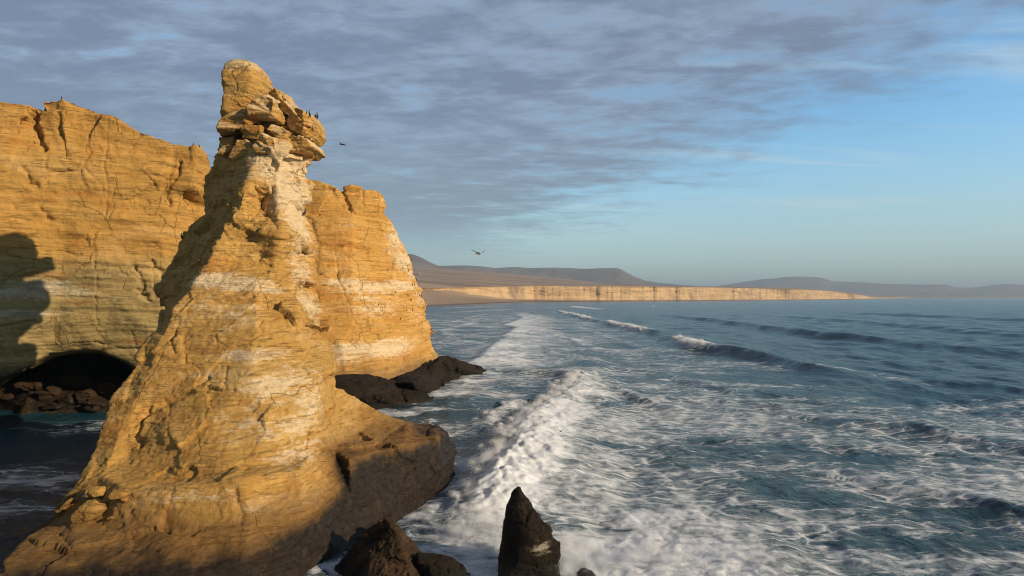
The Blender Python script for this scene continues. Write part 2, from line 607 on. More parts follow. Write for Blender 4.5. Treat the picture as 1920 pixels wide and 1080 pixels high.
GU = (0.80, 0.65, 0.42, 1)
M_STACK = rock_mat('ochre_stack_rock', (0.43, 0.228, 0.052, 1), (0.64, 0.385, 0.115, 1), (0.50, 0.305, 0.085, 1), GU, rot=9.0, wet_x=(-24.0, 55.0, 2.6),
                   wet_z=3.2, wet_span=1.3, wet_c=(0.018, 0.013, 0.008), brown=((0.20, 0.105, 0.034, 1), 2.8))
M_CLIFF = rock_mat('ochre_cliff_rock', (0.44, 0.235, 0.055, 1), (0.57, 0.33, 0.090, 1), (0.48, 0.285, 0.075, 1), (0.62, 0.54, 0.38, 1), low=((0.43, 0.335, 0.145, 1), 23.5, 5.0),
                   wet_z=9.0, wet_span=5, bed=1.3, bump=0.4, scale=0.8, wet_c=(0.022, 0.016, 0.009))  # wet band set higher, also painting shade onto the cave foot
M_HEAD = rock_mat('ochre_headland_rock', (0.50, 0.26, 0.058, 1), (0.64, 0.375, 0.11, 1), (0.56, 0.32, 0.08, 1), GU,
                  wet_z=3.0, wet_span=1.4, bump=0.4, scale=0.8, brown=((0.22, 0.14, 0.065, 1), 4.0), wet_c=(0.022, 0.016, 0.009))
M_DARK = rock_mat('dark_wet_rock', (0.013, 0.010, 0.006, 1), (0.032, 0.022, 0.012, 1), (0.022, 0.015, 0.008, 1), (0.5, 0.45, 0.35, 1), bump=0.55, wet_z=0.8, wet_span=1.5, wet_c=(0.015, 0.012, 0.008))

M_RUBBLE = rock_mat('shade_dark_cave_rubble', (0.034, 0.021, 0.010, 1), (0.065, 0.038, 0.016, 1), (0.048, 0.028, 0.013, 1), (0.2, 0.18, 0.14, 1), wet_z=1.5, wet_span=2.0, wet_c=(0.015, 0.012, 0.008))  # cave shade put into the rubble colour: darker than the cliff rock

# ------------------------------------------------------------------ sea stack
stack = empty('sea_stack', P(400, 900, 58).xy.to_3d())
tag(stack, 'tall tapering ochre rock pinnacle with a rounded knob and bird-streaked blocks on top', 'rock stack')
sil = [(418, 285, 79.5), (424, 255, 79.5), (436, 235, 79.5), (450, 215, 79.5), (500, 200, 79.5), (540, 205, 80), (572, 222, 80), (588, 250, 80), (582, 270, 80), (584, 290, 79.5), (580, 304, 79), (574, 334, 78), (585, 344, 78),
       (576, 359, 78), (572, 402, 78), (582, 465, 77), (589, 539, 76), (609, 587, 75), (607, 624, 73), (627, 655, 72), (635, 687, 71),
       (627, 727, 71), (650, 733, 74), (667, 739, 75), (705, 767, 77), (737, 783, 78), (765, 791, 79), (818, 795, 80), (839, 809, 79), (850, 834, 78),
       (853, 876, 77), B(848, 74), B(800, 66), B(751, 60), B(690, 56), B(640, 52.5), B(600, 47), B(500, 42.0), B(300, 39.5), B(120, 38.5), B(-60, 37), B(-260, 38),
       (-140, 1130, 39), (0, 1059, 43.5), (45, 1018, 47.0), (96, 980, 50.2), (120, 942, 52.0), (137, 921, 52.8), (155, 894, 54.0), (179, 839, 56.2), (200, 790, 57.9),
       (213, 740, 59.3), (245, 707, 60.2), (262, 672, 61.6), (280, 640, 63.6), (300, 613, 68.5), (320, 563, 75), (311, 543, 76.5), (321, 510, 77.5), (332, 487, 78.5), (337, 461, 79.5),
       (350, 443, 80), (356, 421, 81), (378, 406, 82), (386, 400, 82), (388, 365, 82), (389, 335, 81), (406, 319, 80.5), (405, 289, 80)]
inner = [(482, 293, 74.0), (530, 290, 74.5), (570, 300, 76.5),      # 0-2
         (470, 343, 71.6), (520, 345, 73.0), (560, 350, 75),        # 3-5
         (455, 372, 69.6), (492, 392, 73.8), (520, 400, 70.8), (560, 405, 74),   # 6-9
         (420, 425, 68.2), (460, 425, 69.0), (530, 440, 68.6),         # 10-12
         (545, 478, 70.5), (575, 462, 74),                           # 13-14
         (394, 492, 66.6), (450, 500, 67.6), (510, 508, 68.6), (562, 520, 71),      # 15-18
         (400, 524, 66), (480, 530, 66.2), (540, 535, 68),          # 19-21
         (364, 541, 65.3),                                           # 22
         (332, 573, 64.2), (400, 600, 63), (480, 600, 62.5), (560, 600, 64.5), (600, 612, 68),  # 23-27
         (308, 625, 62.6), (380, 680, 60), (470, 690, 59), (560, 690, 61), (612, 690, 65),      # 28-32
         (278, 706, 59.4), (300, 760, 58), (400, 780, 56), (500, 780, 56.3), (590, 775, 59.5), (628, 780, 66),  # 33-38
         (232, 795, 57.0), (240, 850, 55.4), (350, 860, 52.8), (480, 860, 53), (580, 845, 56.5), (625, 840, 61),   # 39-44
         (190, 890, 53.3), (230, 900, 52.8), (330, 893, 51.8), (430, 880, 51.6), (540, 868, 54),              # 45-49
         (240, 919, 49.4), (330, 908, 48.7), (450, 893, 49.2), (560, 880, 52.6), (640, 880, 59),             # 50-54
         (140, 962, 50.2), (200, 990, 48.2), (330, 985, 47.2), (470, 972, 47.8), (570, 950, 50.2), (632, 930, 55),  # 55-60
         (65, 1035, 45.2), (150, 1060, 44.2), (300, 1070, 43.8), (450, 1060, 44.8), (540, 1040, 47.4), (600, 1010, 51), (640, 985, 54.5),   # 61-67
         (700, 790, 73.5), (740, 808, 74), (790, 812, 75.5), (835, 825, 76),                # 68-71
         (655, 862, 58.6), (700, 844, 61.6), (755, 834, 64.6), (815, 830, 69.2),             # 72-75
         (660, 940, 56.8), (720, 930, 59.8), (780, 895, 65.0), (830, 870, 71),           # 76-79
         ]
edges = [(0, 3), (3, 6), (6, 10), (10, 15), (15, 22), (22, 23), (23, 28), (28, 33), (33, 39), (39, 45), (45, 55),
         (19, 20), (20, 21), (46, 47), (47, 48), (48, 49), (50, 51), (51, 52), (52, 53), (72, 73), (73, 74), (74, 75), (38, 44), (44, 54), (32, 38)]


def st_thick(px, py, d):
    return 7.0 + max(0.0, (py - 300)) / 600 * 26.0


def stack_guano(V, N):
    g = blobs(V, [(525, 310, 75, 4.2, 3.5, 1.0), (548, 370, 74.5, 3.0, 4.6, 1.0), (558, 430, 73, 2.0, 4.2, 0.95), (565, 500, 71, 1.8, 3.5, 0.75),
                  (585, 560, 70, 1.8, 3.5, 0.9), (604, 620, 68, 1.2, 2.5, 0.9),
                  (400, 526, 65.5, 3.4, 1.0, 1.15), (450, 532, 65.8, 3.6, 0.9, 1.1), (510, 545, 67, 2, 1.0, 0.7), (400, 575, 64, 3.0, 1.2, 0.6), (440, 590, 62.5, 3.4, 2.4, 0.62),
                  (470, 665, 60, 4.5, 0.8, 0.85), (400, 700, 59, 4, 0.8, 0.55), (520, 720, 58.5, 4.6, 2.2, 0.8), (580, 760, 60, 1.6, 2.2, 0.8), (560, 800, 57, 3.2, 1.6, 0.75), (480, 800, 55.5, 4.2, 1.8, 0.6),
                  (470, 760, 57, 4.5, 1.8, 0.5), (560, 850, 55, 3.2, 1.3, 0.75), (590, 940, 51.5, 2.5, 1.0, 0.55), (612, 700, 63, 1.0, 3.0, 0.75),
                  (300, 700, 60, 1.6, 0.8, 0.5), (340, 930, 49.0, 4.2, 0.9, 0.52), (420, 930, 49, 3.5, 0.9, 0.5), (480, 950, 49, 3, 1.2, .5)])
    return np.maximum(g * 1.12, 0.22)


body = rock_object('body', solid_from(sil, inner, st_thick, edges), 0.14, M_STACK, 11, parent=stack, origin=tuple(stack.location),
                   guano=stack_guano, smooth_it=2, keep_bvh='stack', a_big=0.24, a_str=0.12, a_chip=0.36, a_fine=0.14, crack=0.10, cw=(2.9, 0.7, 0.30),
                   chip_mask=lambda V: 0.30 + 0.62 * sstep(V[:, 2] + 0.35 * (V[:, 1] - 60), 17, 27), tilt=(-0.14, -0.05),
                   extra=lambda V, N: carve(V, [
                       ([(340, 598, 64), (336, 640, 63), (341, 662, 62)], 0.22, 0.5), ([(486, 600, 62), (487, 625, 61.5), (470, 645, 61)], 0.16, 0.35), ([(525, 580, 64), (540, 615, 63)], 0.15, 0.3),
                       ([(395, 705, 59), (360, 735, 59), (300, 760, 58.5), (262, 790, 58)], 0.30, 0.55), ([(420, 690, 59), (425, 730, 58)], 0.2, 0.4),
                       ([(285, 755, 58.5), (270, 790, 57.5), (262, 812, 57), (272, 830, 56)], 0.35, 0.8), ([(462, 905, 50.5), (462, 975, 48.5)], 0.16, 0.6), ([(532, 795, 57), (540, 830, 55.5)], 0.14, 0.35),
                       ([(495, 545, 67), (512, 552, 67.5), (528, 560, 68)], 0.22, 0.5), ([(618, 760, 63), (612, 790, 62.5), (608, 830, 60.5)], 0.25, 0.5), ([(270, 905, 51.5), (350, 893, 51), (430, 882, 51)], 0.35, 0.4),
                       ([(800, 815, 74), (797, 870, 71), (800, 910, 70)], 0.25, 0.6), ([(675, 870, 66), (680, 940, 61)], 0.25, 0.5), ([(395, 400, 72), (345, 480, 71), (330, 560, 67)], 0.4, 0.3),
                   ]))


def S9(lst):
    return [(400 + x / 5.4, 110 + y / 5.4) for x, y in lst]


def head_guano(s):
    def f(V, N):
        return np.clip(0.45 + 0.5 * sstep(N[:, 2], 0.0, 0.7), 0, 1) * (0.38 + 0.8 * s)
    return f


knob = pillow([(428, 234), (427, 184), (427, 150), (428, 134), (434, 124), (447, 117), (463, 116), (479, 120), (490, 129), (497, 140), (502, 152),
               (506, 164), (504, 177), (501, 188), (492, 204), (478, 218), (456, 232), (430, 246)], 79.5, 6.8, face=0.70)
rock_object('knob', knob, 0.12, M_STACK, 21, parent=stack, origin=tuple(stack.location), smooth_it=5,
            guano=lambda V, N: np.clip(0.10 + 0.62 * sstep(V[:, 2], 44.3, 46.4) + 0.6 * sstep(V[:, 0], -28.8, -28.0) * sstep(V[:, 2], 42.5, 43.5), 0, 1.05),
            a_big=0.12, a_str=0.10, a_chip=0.16, a_fine=0.08, crack=0.15, k=1.4, tilt=(0.2, 0))
blocks = [
    (S9([(90, 680), (250, 610), (400, 556), (440, 600), (560, 670), (560, 705), (350, 735), (300, 795), (200, 822), (60, 832), (48, 780)]), 78.3, 6.5, 0.45),
    (S9([(415, 500), (460, 465), (545, 425), (620, 420), (700, 460), (722, 520), (755, 580), (745, 695), (640, 682), (560, 655), (430, 645), (408, 560)]), 77.3, 6.0, 0.65),
    (S9([(600, 420), (640, 378), (700, 355), (760, 380), (832, 495), (780, 540), (700, 520), (640, 480)]), 81.5, 5.0, 0.35),
    (S9([(715, 500), (780, 480), (840, 500), (900, 540), (1000, 590), (1060, 620), (1080, 680), (1095, 770), (1060, 830), (1030, 850), (950, 830), (830, 770), (795, 710), (815, 610), (745, 590)]), 79.0, 6.5, 0.55),
    (S9([(800, 790), (830, 825), (1000, 845), (1040, 870), (1088, 950), (1040, 965), (1000, 1000), (870, 1000), (730, 990), (715, 880)]), 78.6, 6.0, 0.8),
    (S9([(630, 690), (740, 715), (825, 780), (810, 860), (720, 860), (640, 800), (590, 760)]), 77.2, 4.5, 0.6),
    (S9([(340, 728), (550, 712), (560, 780), (490, 860), (325, 835)]), 76.8, 3.8, 0.2),
    (S9([(50, 890), (150, 840), (310, 825), (310, 930), (200, 1040), (75, 1020)]), 79.0, 6.0, 0.4),
    (S9([(470, 930), (500, 860), (570, 795), (700, 850), (725, 985), (600, 1010), (480, 1000)]), 76.3, 4.5, 0.85),
    (S9([(190, 1030), (290, 860), (400, 840), (480, 900), (440, 1010), (250, 1080)]), 77.0, 4.0, 0.5),
]
for i, (ol, d, T, gs) in enumerate(blocks):
    bcx = sum(p[0] for p in ol) / len(ol)
    bcy = sum(p[1] for p in ol) / len(ol)
    ol = [(bcx + (x - bcx) * 0.95, bcy + (y - bcy) * 0.96) for x, y in ol]
    ol = [(max(x, 427), y) for x, y in ol]
    rock_object('block', pillow(ol, d, T, hard=True), 0.085, M_STACK, 60 + i * 3, parent=stack, origin=tuple(stack.location), smooth_it=0,
                guano=head_guano(gs), a_big=0.03, a_str=0.10, a_chip=0.16, a_fine=0.06, crack=0.2, k=1.7, keep_bvh='block%d' % i)

# ------------------------------------------------------------------ left cliff with the cave
csil = [(-900, 190, 96), (-250, 178, 100), (0, 187, 104), (58, 195, 106), (67, 200, 107), (76, 188, 106.5), (118, 184, 107), (160, 197, 109), (205, 217, 110),
        (260, 243, 112), (328, 271, 114), (372, 275, 115), (390, 290, 118), (400, 322, 121), (408, 400, 124), (425, 520, 126), (440, 640, 126),
        B(460, 124), B(340, 120), B(320, 119), B(305, 118.8), B(230, 118.4), B(150, 117.5), B(60, 116), B(0, 114), B(-80, 112), B(-150, 97), B(-250, 92), B(-900, 84)]
cin = [(-400, 400, 95), (-250, 600, 94), (-600, 600, 88), (0, 350, 103.2), (0, 500, 103), (0, 600, 104), (120, 300, 107.3), (120, 450, 107.6), (110, 560, 108.4), (150, 620, 111),
       (200, 260, 109.8), (205, 400, 109.6), (210, 550, 110.6), (300, 330, 112.6), (300, 450, 112.8), (330, 560, 114.2), (280, 620, 114), (362, 350, 115), (350, 640, 117), (385, 450, 118),
       (312, 345, 114.6), (330, 365, 115.2),
       # lip of the cave
       (-130, 830, 97), (-80, 765, 100), (-25, 722, 104), (35, 688, 108), (100, 660, 112), (150, 653, 113.6), (190, 655, 114.4), (225, 668, 115), (258, 688, 116), (300, 725, 117), (318, 800, 118),
       # the hollow behind it
       (-90, 815, 116), (-50, 772, 122), (0, 730, 129), (48, 698, 134), (105, 672, 138), (150, 664, 141), (190, 666, 141), (222, 679, 141), (250, 698, 141), (285, 735, 139), (300, 800, 132),
       # rubble bank on its floor
       (60, 722, 124), (120, 706, 126), (180, 716, 124), (240, 728, 124), (40, 772, 116), (60, 775, 117.6), (150, 772, 119), (220, 768, 120)]


def cliff_guano(V, N):
    g = blobs(V, [(85, 535, 107, 5, 1.2, 1.1), (30, 550, 105, 7, 1.3, 1.0), (30, 588, 106, 7, 0.8, 1.1), (150, 548, 109, 3.5, 0.8, 0.9), (130, 545, 109, 4, 0.8, 0.7), (0, 590, 104, 5, 1.2, 0.8),
                  (225, 560, 111, 3, 1.2, 0.5), (200, 520, 110, 4, 0.8, 0.35), (290, 610, 114, 5, 2, 0.4), (330, 500, 114, 3, 3, 0.3), (204, 705, 125, 0.9, 2.6, 0.0)])
    return np.maximum(g, 0.06)


cliff = rock_object('cliff', solid_from(csil, cin, lambda px, py, d: 55.0), 0.26, M_CLIFF, 101, smooth_it=2, guano=cliff_guano, keep_bvh='cliff',
                    a_big=0.6, a_str=0.26, a_chip=0.20, a_fine=0.13, crack=0.25, k=0.75, tilt=(0.03, 0.02),
                    extra=lambda V, N: carve(V, [
                        ([(66, 188, 106), (66, 230, 106), (70, 265, 106), (80, 276, 106)], 0.6, 2.2), ([(48, 222, 105), (52, 245, 105), (56, 262, 105)], 0.7, 1.6),
                        ([(203, 215, 110), (201, 300, 110), (203, 400, 110), (175, 450, 109)], 0.18, 0.7), ([(175, 450, 109), (177, 520, 109), (177, 610, 111)], 0.18, 0.6),
                        ([(0, 472, 103), (60, 464, 105), (110, 470, 107), (168, 483, 109)], 0.30, 0.9), ([(175, 492, 109), (215, 500, 110), (240, 520, 111)], 0.25, 0.5),
                        ([(330, 300, 113), (328, 325, 113.5), (310, 355, 114), (318, 385, 114)], 0.45, 1.0), ([(335, 365, 114), (352, 400, 115), (372, 425, 116)], 0.45, 1.1),
                        ([(105, 210, 107), (106, 250, 107), (125, 270, 108), (128, 290, 108)], 0.5, 0.8), ([(52, 315, 106), (60, 335, 106), (75, 348, 106)], 0.5, 1.0),
                        ([(92, 290, 107), (95, 345, 107)], 0.25, 0.5), ([(25, 380, 104), (26, 410, 104), (60, 420, 105)], 0.3, 0.6), ([(75, 390, 106), (92, 410, 106)], 0.45, 0.8),
                        ([(230, 365, 110), (247, 385, 111), (222, 395, 110)], 0.3, 0.5), ([(245, 495, 111), (262, 525, 112), (280, 568, 113)], 0.6, 1.1), ([(280, 490, 112), (312, 525, 114)], 0.6, 1.1),
                        ([(150, 310, 108), (195, 350, 109)], 0.35, 0.5), ([(235, 620, 112), (250, 650, 114), (262, 680, 115)], 0.35, 0.7), ([(170, 640, 112), (225, 655, 114), (258, 682, 115)], 0.3, 0.6),
                        ([(0, 610, 104), (60, 600, 107), (60, 615, 107)], 0.3, 0.5), ([(300, 420, 113), (385, 420, 117)], 0.2, 0.3), ([(205, 235, 110), (245, 245, 111)], 0.25, 0.5)]))
tag(cliff, 'long golden sandstone cliff with a dark sea cave at its foot', 'cliff', kind='structure')

# ------------------------------------------------------------------ headland behind the stack
hsil = [(500, 338, 150), (585, 340, 150), (601, 341, 150), (613, 346, 150), (628, 350, 150), (640, 360, 151), (644, 351, 151), (656, 347, 151), (676, 349, 152), (684, 356, 153),
        (700, 356, 154), (713, 361, 155), (722, 367, 156), (726, 384, 157), (720, 398, 157), (733, 410, 160), (750, 450, 164), (765, 480, 167), (778, 515, 170), (790, 545, 172),
        (795, 570, 173), (801, 600, 174), (810, 614, 175), (815, 626, 175), (808, 634, 174), (812, 652, 174), (820, 660, 174), (829, 674, 174),
        B(835, 176), B(800, 160), B(750, 143), B(690, 130), B(640, 126), B(540, 124), B(440, 126), (470, 560, 145)]
hin = [(600, 400, 148), (600, 500, 145), (600, 600, 141), (600, 660, 137), (660, 400, 150), (712, 392, 154), (715, 402, 154), (720, 440, 156), (660, 500, 147), (720, 520, 152.5), (765, 560, 161),
       (660, 600, 143), (740, 615, 150), (785, 620, 162), (640, 646, 138.5), (700, 652, 142), (760, 640, 151), (800, 655, 164), (650, 700, 132.5), (700, 700, 136), (745, 690, 143.5), (792, 675, 158),
       (640, 732, 129), (690, 728, 132), (540, 500, 145), (540, 650, 135), (640, 385, 150.8), (642, 372, 151.5)]


def head_g(V, N):
    g = blobs(V, [(745, 400, 158, 4, 2.2, 0.55), (745, 450, 161, 4, 6, 0.9), (755, 490, 164, 4, 3.5, 0.95), (770, 515, 168, 3, 2.5, 0.85), (650, 530, 146, 7, 1.6, 0.95),
                  (700, 540, 150, 9, 2.0, 1.0), (760, 535, 160, 7, 2.2, 0.95), (690, 560, 148, 6, 1.2, 0.8), (735, 470, 160, 4, 3, 0.7), (650, 425, 150, 9, 1.5, 0.5), (790, 560, 170, 4, 3.0, 0.75), (700, 580, 149, 9, 2.5, 0.72), (600, 590, 141, 6, 2.0, 0.5), (780, 590, 166, 5, 3, 0.6),
                  (660, 655, 139, 9, 1.6, 1.15), (720, 655, 144, 8, 2.2, 1.15), (740, 640, 148, 7, 1.4, 0.9), (640, 670, 136, 7, 1.8, 0.85), (790, 645, 160, 5, 1.5, 0.4),
                  (660, 410, 150, 8, 1.2, 0.4), (710, 375, 155, 2.5, 1.5, 0.45)])
    return np.maximum(g, 0.16)


head = rock_object('headland', solid_from(hsil, hin, lambda px, py, d: 45.0), 0.28, M_HEAD, 151, smooth_it=2, guano=head_g, keep_bvh='head',
                   a_big=0.5, a_str=0.36, a_chip=0.30, a_fine=0.16, crack=0.25, k=0.8, tilt=(-0.03, 0.0),
                   extra=lambda V, N: carve(V, [
                       ([(640, 352, 150), (645, 375, 150), (660, 400, 150), (662, 402, 150)], 0.45, 1.2), ([(682, 352, 153), (682, 400, 153)], 0.35, 0.8), ([(580, 403, 149), (660, 402, 150), (725, 399, 156)], 0.35, 0.8),
                       ([(600, 400, 148), (610, 380, 149), (628, 350, 150)], 0.3, 0.6), ([(625, 455, 147), (636, 520, 146), (658, 580, 144), (672, 625, 141), (690, 650, 140)], 0.25, 0.7), ([(586, 450, 146), (587, 475, 146)], 0.4, 1.0),
                       ([(718, 672, 139), (718, 712, 136)], 0.3, 0.7)]))
tag(head, 'sunlit golden headland with white bird-stained ledges sloping to the sea', 'headland', kind='structure')


# ------------------------------------------------------------------ dark shelves and sea rocks
def rock_thing(name, outline, d, T, label, cat, voxel=0.12, mat=None, seed=1, group=None, dd=None, k=1.2, face=0.5, guano=None, amp=1.0, smooth_it=2, hard=False, **kw):
    n = len(outline)
    c = P(sum(p[0] for p in outline) / n, max(p[1] for p in outline), d)
    c.z = max(c.z, 0.0)
    o = rock_object(name, pillow(outline, d, T, dd=dd, face=face, hard=hard), voxel, mat or M_DARK, seed, origin=tuple(c), smooth_it=smooth_it, guano=guano,
                    a_big=0.28 * amp, a_str=0.12 * amp, a_chip=0.42 * amp, a_fine=0.14 * amp, crack=0.3 * amp, k=k, **kw)
    tag(o, label, cat, group)
    return o


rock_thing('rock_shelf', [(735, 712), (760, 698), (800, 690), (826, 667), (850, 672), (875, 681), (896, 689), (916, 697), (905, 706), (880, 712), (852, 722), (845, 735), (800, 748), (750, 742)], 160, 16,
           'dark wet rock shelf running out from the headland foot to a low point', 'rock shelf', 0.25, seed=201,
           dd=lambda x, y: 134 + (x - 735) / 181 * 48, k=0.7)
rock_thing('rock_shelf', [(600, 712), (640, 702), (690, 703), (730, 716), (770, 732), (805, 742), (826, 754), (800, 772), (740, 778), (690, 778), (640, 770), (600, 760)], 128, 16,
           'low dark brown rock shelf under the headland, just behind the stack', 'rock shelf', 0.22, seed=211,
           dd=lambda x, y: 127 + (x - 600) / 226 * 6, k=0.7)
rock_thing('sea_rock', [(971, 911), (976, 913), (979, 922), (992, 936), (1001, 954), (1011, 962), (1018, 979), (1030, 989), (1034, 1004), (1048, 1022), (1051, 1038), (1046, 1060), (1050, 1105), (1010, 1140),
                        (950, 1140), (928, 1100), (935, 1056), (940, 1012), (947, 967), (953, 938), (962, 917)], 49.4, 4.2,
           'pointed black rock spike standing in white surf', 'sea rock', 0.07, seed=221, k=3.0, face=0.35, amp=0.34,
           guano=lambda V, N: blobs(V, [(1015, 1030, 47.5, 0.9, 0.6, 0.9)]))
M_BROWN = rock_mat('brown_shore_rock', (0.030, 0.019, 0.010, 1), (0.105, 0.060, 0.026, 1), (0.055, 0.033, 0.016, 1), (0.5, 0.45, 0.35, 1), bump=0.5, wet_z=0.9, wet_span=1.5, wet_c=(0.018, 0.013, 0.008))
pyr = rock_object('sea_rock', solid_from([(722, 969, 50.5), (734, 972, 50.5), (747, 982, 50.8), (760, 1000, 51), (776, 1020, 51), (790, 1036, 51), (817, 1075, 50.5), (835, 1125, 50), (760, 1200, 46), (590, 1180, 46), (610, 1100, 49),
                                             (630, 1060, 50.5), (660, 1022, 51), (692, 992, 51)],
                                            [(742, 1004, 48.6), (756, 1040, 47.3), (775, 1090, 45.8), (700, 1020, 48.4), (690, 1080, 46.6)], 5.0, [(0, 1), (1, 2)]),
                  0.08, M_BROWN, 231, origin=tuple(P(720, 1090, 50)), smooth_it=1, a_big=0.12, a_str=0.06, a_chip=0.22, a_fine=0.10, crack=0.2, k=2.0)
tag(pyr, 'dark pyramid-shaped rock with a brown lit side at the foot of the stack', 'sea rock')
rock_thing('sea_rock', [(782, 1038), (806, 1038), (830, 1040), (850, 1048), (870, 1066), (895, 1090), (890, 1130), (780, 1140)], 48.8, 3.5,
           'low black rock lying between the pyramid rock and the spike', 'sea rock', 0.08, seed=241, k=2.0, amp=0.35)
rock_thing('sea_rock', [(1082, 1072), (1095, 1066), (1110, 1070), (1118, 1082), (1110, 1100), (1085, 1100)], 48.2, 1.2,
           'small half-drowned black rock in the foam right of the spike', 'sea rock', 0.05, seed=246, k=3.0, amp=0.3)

# boulders lying on the foot of the stack
def on_stack(px, py, off=0.3):
    o = Vector((0, 0, CAM_H))
    h = BVHS['stack'].ray_cast(o, (P(px, py, 50) - o).normalized())
    return (h[0].y if h[0] else 50) + off


BG = 'boulders on the left foot of the stack'
for i, (ol, T, lab) in enumerate([
    ([(166, 913), (182, 911), (197, 912), (203, 920), (202, 928), (191, 935), (178, 932), (166, 931)], 1.6, 'square-faced yellow boulder, uppermost of those at the stack foot'),
    ([(142, 960), (151, 950), (164, 939), (186, 936), (198, 940), (206, 951), (197, 964), (180, 977), (158, 984), (147, 982), (141, 973)], 2.2, 'largest rounded orange boulder at the stack foot'),
    ([(206, 927), (213, 919), (236, 917), (250, 924), (237, 932), (213, 935)], 1.3, 'flat oval brown boulder right of the square one'),
    ([(106, 962), (117, 947), (134, 932), (143, 933), (126, 952), (122, 965), (116, 970)], 1.4, 'long narrow yellow boulder leaning left of the largest boulder'),
    ([(227, 934), (234, 933), (240, 936), (238, 940), (229, 939)], 0.4, 'small pale stone just under the flat oval boulder'),
    ([(200, 970), (208, 966), (218, 968), (217, 973), (203, 974)], 0.5, 'small pale stone right of the largest boulder'),
]):
    cx = sum(p[0] for p in ol) / len(ol)
    cy = sum(p[1] for p in ol) / len(ol)
    d = on_stack(cx, cy, -0.15 * T)
    rock_thing('boulder', ol, d, T, lab, 'boulder', voxel=0.05, mat=M_STACK, seed=300 + i * 5, group=BG, k=2.5, amp=0.16, face=0.75, guano=lambda V, N: np.full(len(V), 0.1), smooth_it=1)

# rubble in the cave mouth
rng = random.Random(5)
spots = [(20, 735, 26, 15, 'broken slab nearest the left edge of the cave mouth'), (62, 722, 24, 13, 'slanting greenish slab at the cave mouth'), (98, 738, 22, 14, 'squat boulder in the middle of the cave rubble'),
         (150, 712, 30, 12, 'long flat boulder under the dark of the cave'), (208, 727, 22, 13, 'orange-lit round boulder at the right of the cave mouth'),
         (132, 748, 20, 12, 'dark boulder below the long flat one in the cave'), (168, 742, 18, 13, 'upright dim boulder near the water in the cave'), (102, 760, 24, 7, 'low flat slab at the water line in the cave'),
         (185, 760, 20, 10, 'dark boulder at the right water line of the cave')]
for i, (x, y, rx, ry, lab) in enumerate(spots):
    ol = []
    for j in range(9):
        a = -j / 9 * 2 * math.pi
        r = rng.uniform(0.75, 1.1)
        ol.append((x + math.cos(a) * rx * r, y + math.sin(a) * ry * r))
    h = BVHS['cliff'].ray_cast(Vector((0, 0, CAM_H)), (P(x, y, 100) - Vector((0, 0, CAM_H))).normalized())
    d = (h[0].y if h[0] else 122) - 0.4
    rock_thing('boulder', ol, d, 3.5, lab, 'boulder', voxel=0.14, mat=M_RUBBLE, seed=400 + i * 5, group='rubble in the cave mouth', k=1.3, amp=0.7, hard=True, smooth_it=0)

# ------------------------------------------------------------------ far shore: beach, plain, cliffs
def tab(px, keys):
    k = np.array(keys, float)
    return np.interp(px, k[:, 0], k[:, 1])


M_LAND, t = new_mat('desert_land')
pos = t.n('ShaderNodeNewGeometry').outputs['Position']
cl = t.n('ShaderNodeAttribute', attribute_name='cliffness').outputs['Fac']
sp = t.n('ShaderNodeSeparateXYZ', {0: pos})
n1 = t.noise(pos, 0.0012, 6, 0.6)
streak = t.noise(t.n('ShaderNodeMapping', {'Vector': pos, 'Scale': (0.0006, 0.0030, 0.01)}).outputs[0], 1.0, 6, 0.6)
plainc = t.mix(t.ss(streak, 0.35, 0.65), (0.27, 0.20, 0.15, 1), (0.45, 0.33, 0.24, 1))
n2 = t.noise(pos, 0.02, 8, 0.65)
cliffc = t.mix(t.ss(t.m('ADD', t.m('MULTIPLY', n2, 0.6), t.m('MULTIPLY', t.noise(t.n('ShaderNodeMapping', {'Vector': pos, 'Scale': (0.003, 0.003, 0.09)}).outputs[0], 1.0, 5, 0.6), 0.5)), 0.44, 0.66), (0.40, 0.28, 0.15, 1), (0.60, 0.42, 0.22, 1))
cliffc = t.mix(t.m('MULTIPLY', t.ss(t.noise(pos, 0.0022, 5, 0.62), 0.53, 0.62), 0.7), cliffc, (0.20, 0.14, 0.09, 1))
sandc = t.mix(t.ss(n1, 0.4, 0.6), (0.27, 0.20, 0.145, 1), (0.33, 0.245, 0.175, 1))
sandy = t.n('ShaderNodeAttribute', attribute_name='sandy').outputs['Fac']
c = t.mix(sandy, t.mix(cl, plainc, cliffc), sandc)
c = t.mix(t.m('MULTIPLY', t.ss(sp.outputs[2], 4.0, 0.5), 0.7), c, (0.09, 0.07, 0.055, 1))
bs = t.n('ShaderNodeBsdfPrincipled', {'Base Color': c, 'Roughness': 0.95, 'Specular IOR Level': 0.1})
t.n('ShaderNodeOutputMaterial', {'Surface': bs.outputs[0]})

ncol = 1500
cpx = np.linspace(350, 2500, ncol)
wl = tab(cpx, [(350, 900), (700, 1150), (790, 1450), (830, 1600), (900, 1970), (1000, 2844), (1150, 3200), (1300, 3700), (1500, 4650), (1600, 5700), (1640, 7300), (1700, 11000), (1920, 12800), (2500, 15000)])
toe = wl * tab(cpx, [(350, 1.25), (830, 1.22), (900, 1.17), (960, 1.10), (1050, 1.04), (1200, 1.008), (2500, 1.004)])
toe_z = tab(cpx, [(350, 40), (790, 38), (830, 30), (900, 16), (960, 10), (1050, 5), (1200, 2), (2500, 2)])
top_py = tab(cpx, [(350, 541), (780, 541), (900, 538), (1000, 536.5), (1300, 538), (1500, 543), (1560, 546), (1600, 551), (1640, 558), (1700, 557.5), (2500, 557)])
run = tab(cpx, [(350, 60), (780, 50), (1000, 42), (1300, 46), (1500, 50), (1600, 60), (1640, 80), (2500, 300)])
wob = fbm(np.stack([cpx * 0.03, cpx * 0, cpx * 0], 1), 5, 500, 0.6)
wl = wl * (1 + wob * 0.02 * sstep(cpx, 1000, 1150))
